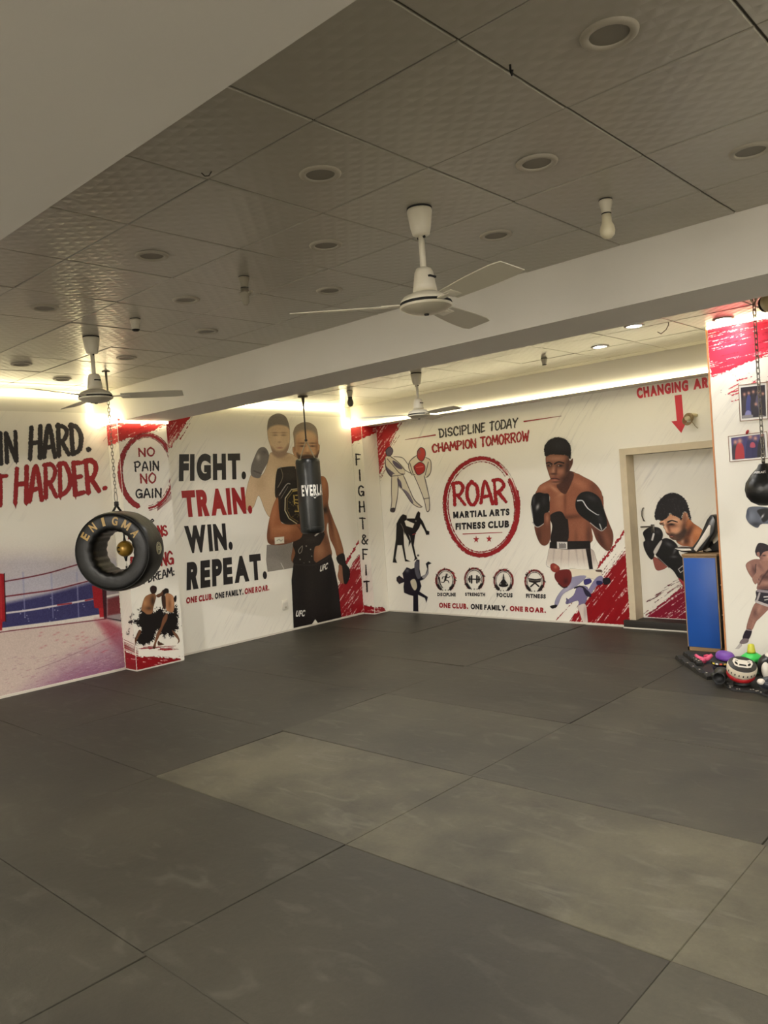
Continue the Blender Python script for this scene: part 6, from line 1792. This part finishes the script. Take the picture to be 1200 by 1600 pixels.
g = Geo()
g.tube([vl(1087, 1023.5, .03), vl(1092, 1028), vl(1099, 1032, -.01), vl(1106, 1029), vl(1113, 1023, .02)], [.012, .018, .024, .02, .014], 10)
g.tube([vl(1097, 1030, -.02), vl(1099, 1036, -.03), vl(1102, 1038, -.035)], [.02, .026, .022], 10)
g.build('wrap_band', M_PINK, t)
g = Geo(); g.tube([vl(1100, 1025, .03), vl(1105, 1024, .03), vl(1110, 1024.5, .04)], .010, 8); g.build('wrap_loop', mat('pink_deep', rgb(196, 64, 100), .6), t)

# navy glove with striped cuff, purple pad on it
Pp = fl(1124, 1056, NZ)
M_NAVY = mat('glove_navy', rgb(20, 22, 46), .32, spec=.6)
gz = NZ + .002
t = thing('boxing_glove', 'dark navy glove with a coloured striped cuff under the purple pad', 'boxing glove', (float(Pp[0]) - FW2.x * .0, float(Pp[1]) + .08, gz))
g = Geo(); g.sphere((0, 0, .045), .075, 24, sc=(1.0, .9, .60)); g.sphere(off(.045, .04, .034), .034, 18, sc=(1.2, .9, .9)); g.build('glove_body', M_NAVY, t)
g = Geo(); g.lathe([(0, .076), (.080, .076), (.086, .082), (.086, .100), (.080, .106), (0, .106)], 36, 0); cuff = g.build('cuff', M_BLACK, t)
base = math.atan2(-FW2.y, -FW2.x)
for k in range(8):
    a = base + R_(-70 + k * 20); g = Geo()
    col = [(226, 206, 70), (236, 230, 224), (210, 84, 60), (226, 190, 90)][k % 4]
    g.box((.085, -.010, .085), (.0895, .010, .098), 0, Matrix.Rotation(a, 4, 'Z'), bev=.0015)
    g.build('cuff_patch', mat('patch_%d' % (k % 4), rgb(*col), .5) if k < 4 else bpy.data.materials['patch_%d' % (k % 4)], cuff)
M_PURP = mat('purple_vinyl', rgb(116, 68, 166), .4)
t = thing('oval_pad', 'purple oval pad with a white mark lying on top of the navy glove', 'pad', (t.location.x + RT2.x * .025, t.location.y + RT2.y * .025, gz + .1075))
g = Geo(); ME = Matrix.Rotation(R_(-42.7), 4, 'Z') @ Matrix.Diagonal((1.0, .62, 1, 1))
g.lathe([(0, 0), (.075, 0), (.096, .008), (.1, .022), (.095, .042), (.076, .058), (.04, .066), (0, .068)], 40, 0, ME); pb = g.build('pad_body', M_PURP, t)
g = Geo()
for k in range(5):
    c0 = off(-.03 + .016 * k, .048)
    g.box((-.007, -.002, -.003), (.007, .002, .003), 0, Matrix.Translation((c0[0], c0[1], .050 + .002 * (k % 2))) @ Matrix.Rotation(R_(-42.7), 4, 'Z') @ Matrix.Rotation(R_(-50), 4, 'X'))
g.build('white_mark', M_WHITETEXT, pb)

# dull black glove lying at the front
Pp = fl(1124, 1071)
t = thing('boxing_glove', 'dull black glove lying palm down at the front left of the gear', 'boxing glove', (float(Pp[0]), float(Pp[1]) + .05, 0.002))
MG = Matrix.Rotation(R_(10), 4, 'Z')
glove_parts(t, Matrix.Translation((0, .0, .068)) @ Matrix.Rotation(R_(12), 4, 'Z') @ Matrix.Rotation(R_(-12), 4, 'Y'), .95, mat('glove_dull_black', rgb(46, 46, 38), .38, bump=.9, bscale=22), M_BLACK)

# punch mitt with the fanged snake head
Pm = fl(1160, 1070, NZ)
mz = NZ + .002
t = thing('punch_mitt', 'round white and black punch mitt with a fanged snake head, propped on the gear', 'punch mitt', (float(Pm[0]), float(Pm[1]), mz))
vm = math.atan2(-Pm[1], -Pm[0])
MT = Matrix.Translation((0, 0, .112)) @ Matrix.Rotation(vm + PI / 2, 4, 'Z') @ Matrix.Rotation(R_(27), 4, 'X') @ Matrix.Rotation(R_(10), 4, 'Y') @ Matrix.Diagonal((1, .92, 1, 1))
rm = .102
g = Geo(); g.lathe([(0, -.02), (rm * .95, -.02), (rm * 1.01, -.008), (rm * 1.03, .012), (rm * 1.02, .035), (rm * .965, .048), (rm * .965, .05), (0, .05)], 48, 0, MT)
mb = g.build('mitt_rim', mat('mitt_white', rgb(222, 212, 190), .4), t)
g = Geo(); g.lathe([(rm * .96, .0505), (rm * .9, .056), (rm * .5, .060), (0, .060)], 44, 0, MT, caps=False); fc = g.build('mitt_face', mat('mitt_black', rgb(48, 46, 44), .45), t)
g = Geo(); sk = [(-.062, .045), (-.05, .052), (-.03, .040), (.03, .040), (.05, .052), (.064, .042), (.07, .01), (.055, -.04), (.03, -.052), (-.03, -.052), (-.055, -.04), (-.07, .008)]
g.add([(x, y, .0622) for x, y in sk], [tuple(range(len(sk)))[::-1]], 0, MT)
sh_ = g.build('snake_head', M_PADW, fc)
for q in ([(-.022, -.014), (.022, -.014), (.027, -.034), (-.027, -.034)], [(-.052, .014), (-.036, -.004), (-.032, -.028), (-.046, -.026), (-.056, -.006)], [(.052, .014), (.036, -.004), (.032, -.028), (.046, -.026), (.056, -.006)], [(-.05, .03), (-.03, .024), (-.034, .018), (-.05, .022)], [(.05, .03), (.03, .024), (.034, .018), (.05, .022)]):
    g = Geo(); g.add([(x, y, .0632) for x, y in q], [tuple(range(len(q)))], 0, MT); g.build('snake_mark', M_DARK, fc)
g = Geo(); g.lathe([(0, -.062), (rm * .9, -.062), (rm * .97, -.05), (rm * .97, -.026), (rm * .9, -.0205), (0, -.0205)], 40, 0, MT); g.build('red_band', mat('mitt_red', rgb(168, 30, 34), .4), t)
for k in range(8):
    a = R_(-150 + k * 16)
    g = Geo(); g.box((rm * 1.022, -.004, .006), (rm * 1.032, .004, .022), 0, MT @ Matrix.Rotation(a, 4, 'Z')); g.build('rim_mark', M_BLACK, mb)
g = Geo(); g.lathe([(0, 0), (.06, 0), (.066, .01), (.05, .03), (0, .03)], 24); g.build('mitt_back', M_BLACK, t)

# stacked marker cones
M_GRN = mat('cone_green', rgb(52, 200, 84), .35); M_DGRN = mat('cone_dark_green', rgb(18, 92, 56), .4); M_YEL = mat('cone_yellow', rgb(206, 206, 62), .4)
Pg = fl(1176, 1051, NZ)
gx, gy = float(Pg[0]), float(Pg[1])
for k in range(6):
    zz = NZ + .002 + k * .016
    t_ = thing('marker_cone', 'dark green marker cone, %s from the bottom of the stack' % ['first', 'second', 'third', 'fourth', 'fifth', 'sixth'][k], 'marker cone', (gx, gy, zz), 'stacked dark green marker cones')
    g = Geo(); g.lathe([(.066, 0), (.068, .003), (.040, .030), (.026, .036), (.023, .033), (.037, .026), (.063, 0)], 36, caps=False); g.build('cone_shell', M_DGRN, t_)
zt_ = NZ + .002 + 6 * .016 + .006
t_ = thing('marker_cone', 'bright green wide marker cone on top of the dark green stack', 'marker cone', (gx, gy, zt_))
g = Geo(); g.lathe([(.098, 0), (.100, .004), (.075, .028), (.045, .050), (.034, .054), (.030, .050), (.043, .045), (.094, 0)], 44, caps=False); g.build('cone_shell', M_GRN, t_)
t_ = thing('marker_cone', 'yellow cone peg poking up through the bright green cone', 'marker cone', (gx, gy, zt_ + .0555))
g = Geo(); g.lathe([(.032, .0), (.030, .012), (.024, .058), (.020, .066), (0, .067)], 28); g.build('cone_shell', M_YEL, t_)

# black and white gear at the right edge
Pw = fl(1206, 1064, NZ)
t = thing('head_guard', 'black and white padded head guard at the right edge beside the green cones', 'head guard', (float(Pw[0]), float(Pw[1]), NZ + .002))
g = Geo(); g.sphere((0, 0, .105), .105, 26, sc=(.9, .9, 1.0)); hgb = g.build('guard_shell', M_PADB, t)
g = Geo(); g.sphere(off(-.065, .055, .095), .046, 20, sc=(.7, .7, 1.35)); g.build('cheek_pad', M_PADW, hgb)
g = Geo(); g.sphere(off(.0, .085, .15), .03, 16, sc=(1.1, .8, .7)); g.build('brow_pad', mat('lime_trim', rgb(150, 196, 60), .4), hgb)
g = Geo(); g.sphere(off(.02, .02, .19), .06, 18, sc=(1.2, 1, .5)); g.build('crown_pad', M_PADW, hgb)
Pw = fl(1200, 1081, NZ)
t = thing('boxing_glove', 'black and white glove lying at the lower right edge of the gear', 'boxing glove', (float(Pw[0]), float(Pw[1]), NZ + .002))
glove_parts(t, Matrix.Translation((.02, .02, .052)) @ Matrix.Rotation(R_(100), 4, 'Z'), .9, mat('glove_charcoal', rgb(44, 48, 56), .35), M_PADB)
g = Geo(); g.sphere(off(-.045, .0, .074), .028, 16, sc=(1, 1, .8)); g.build('white_knuckle', M_PADW, t)
g = Geo(); g.sphere(off(.02, .046, .042), .03, 16); pn = g.build('white_panel', M_PADW, t)
g = Geo(); g.sphere(off(.02, .073, .042), .008, 10); g.build('glove_badge', mat('badge_orange', rgb(190, 96, 50), .5), pn)
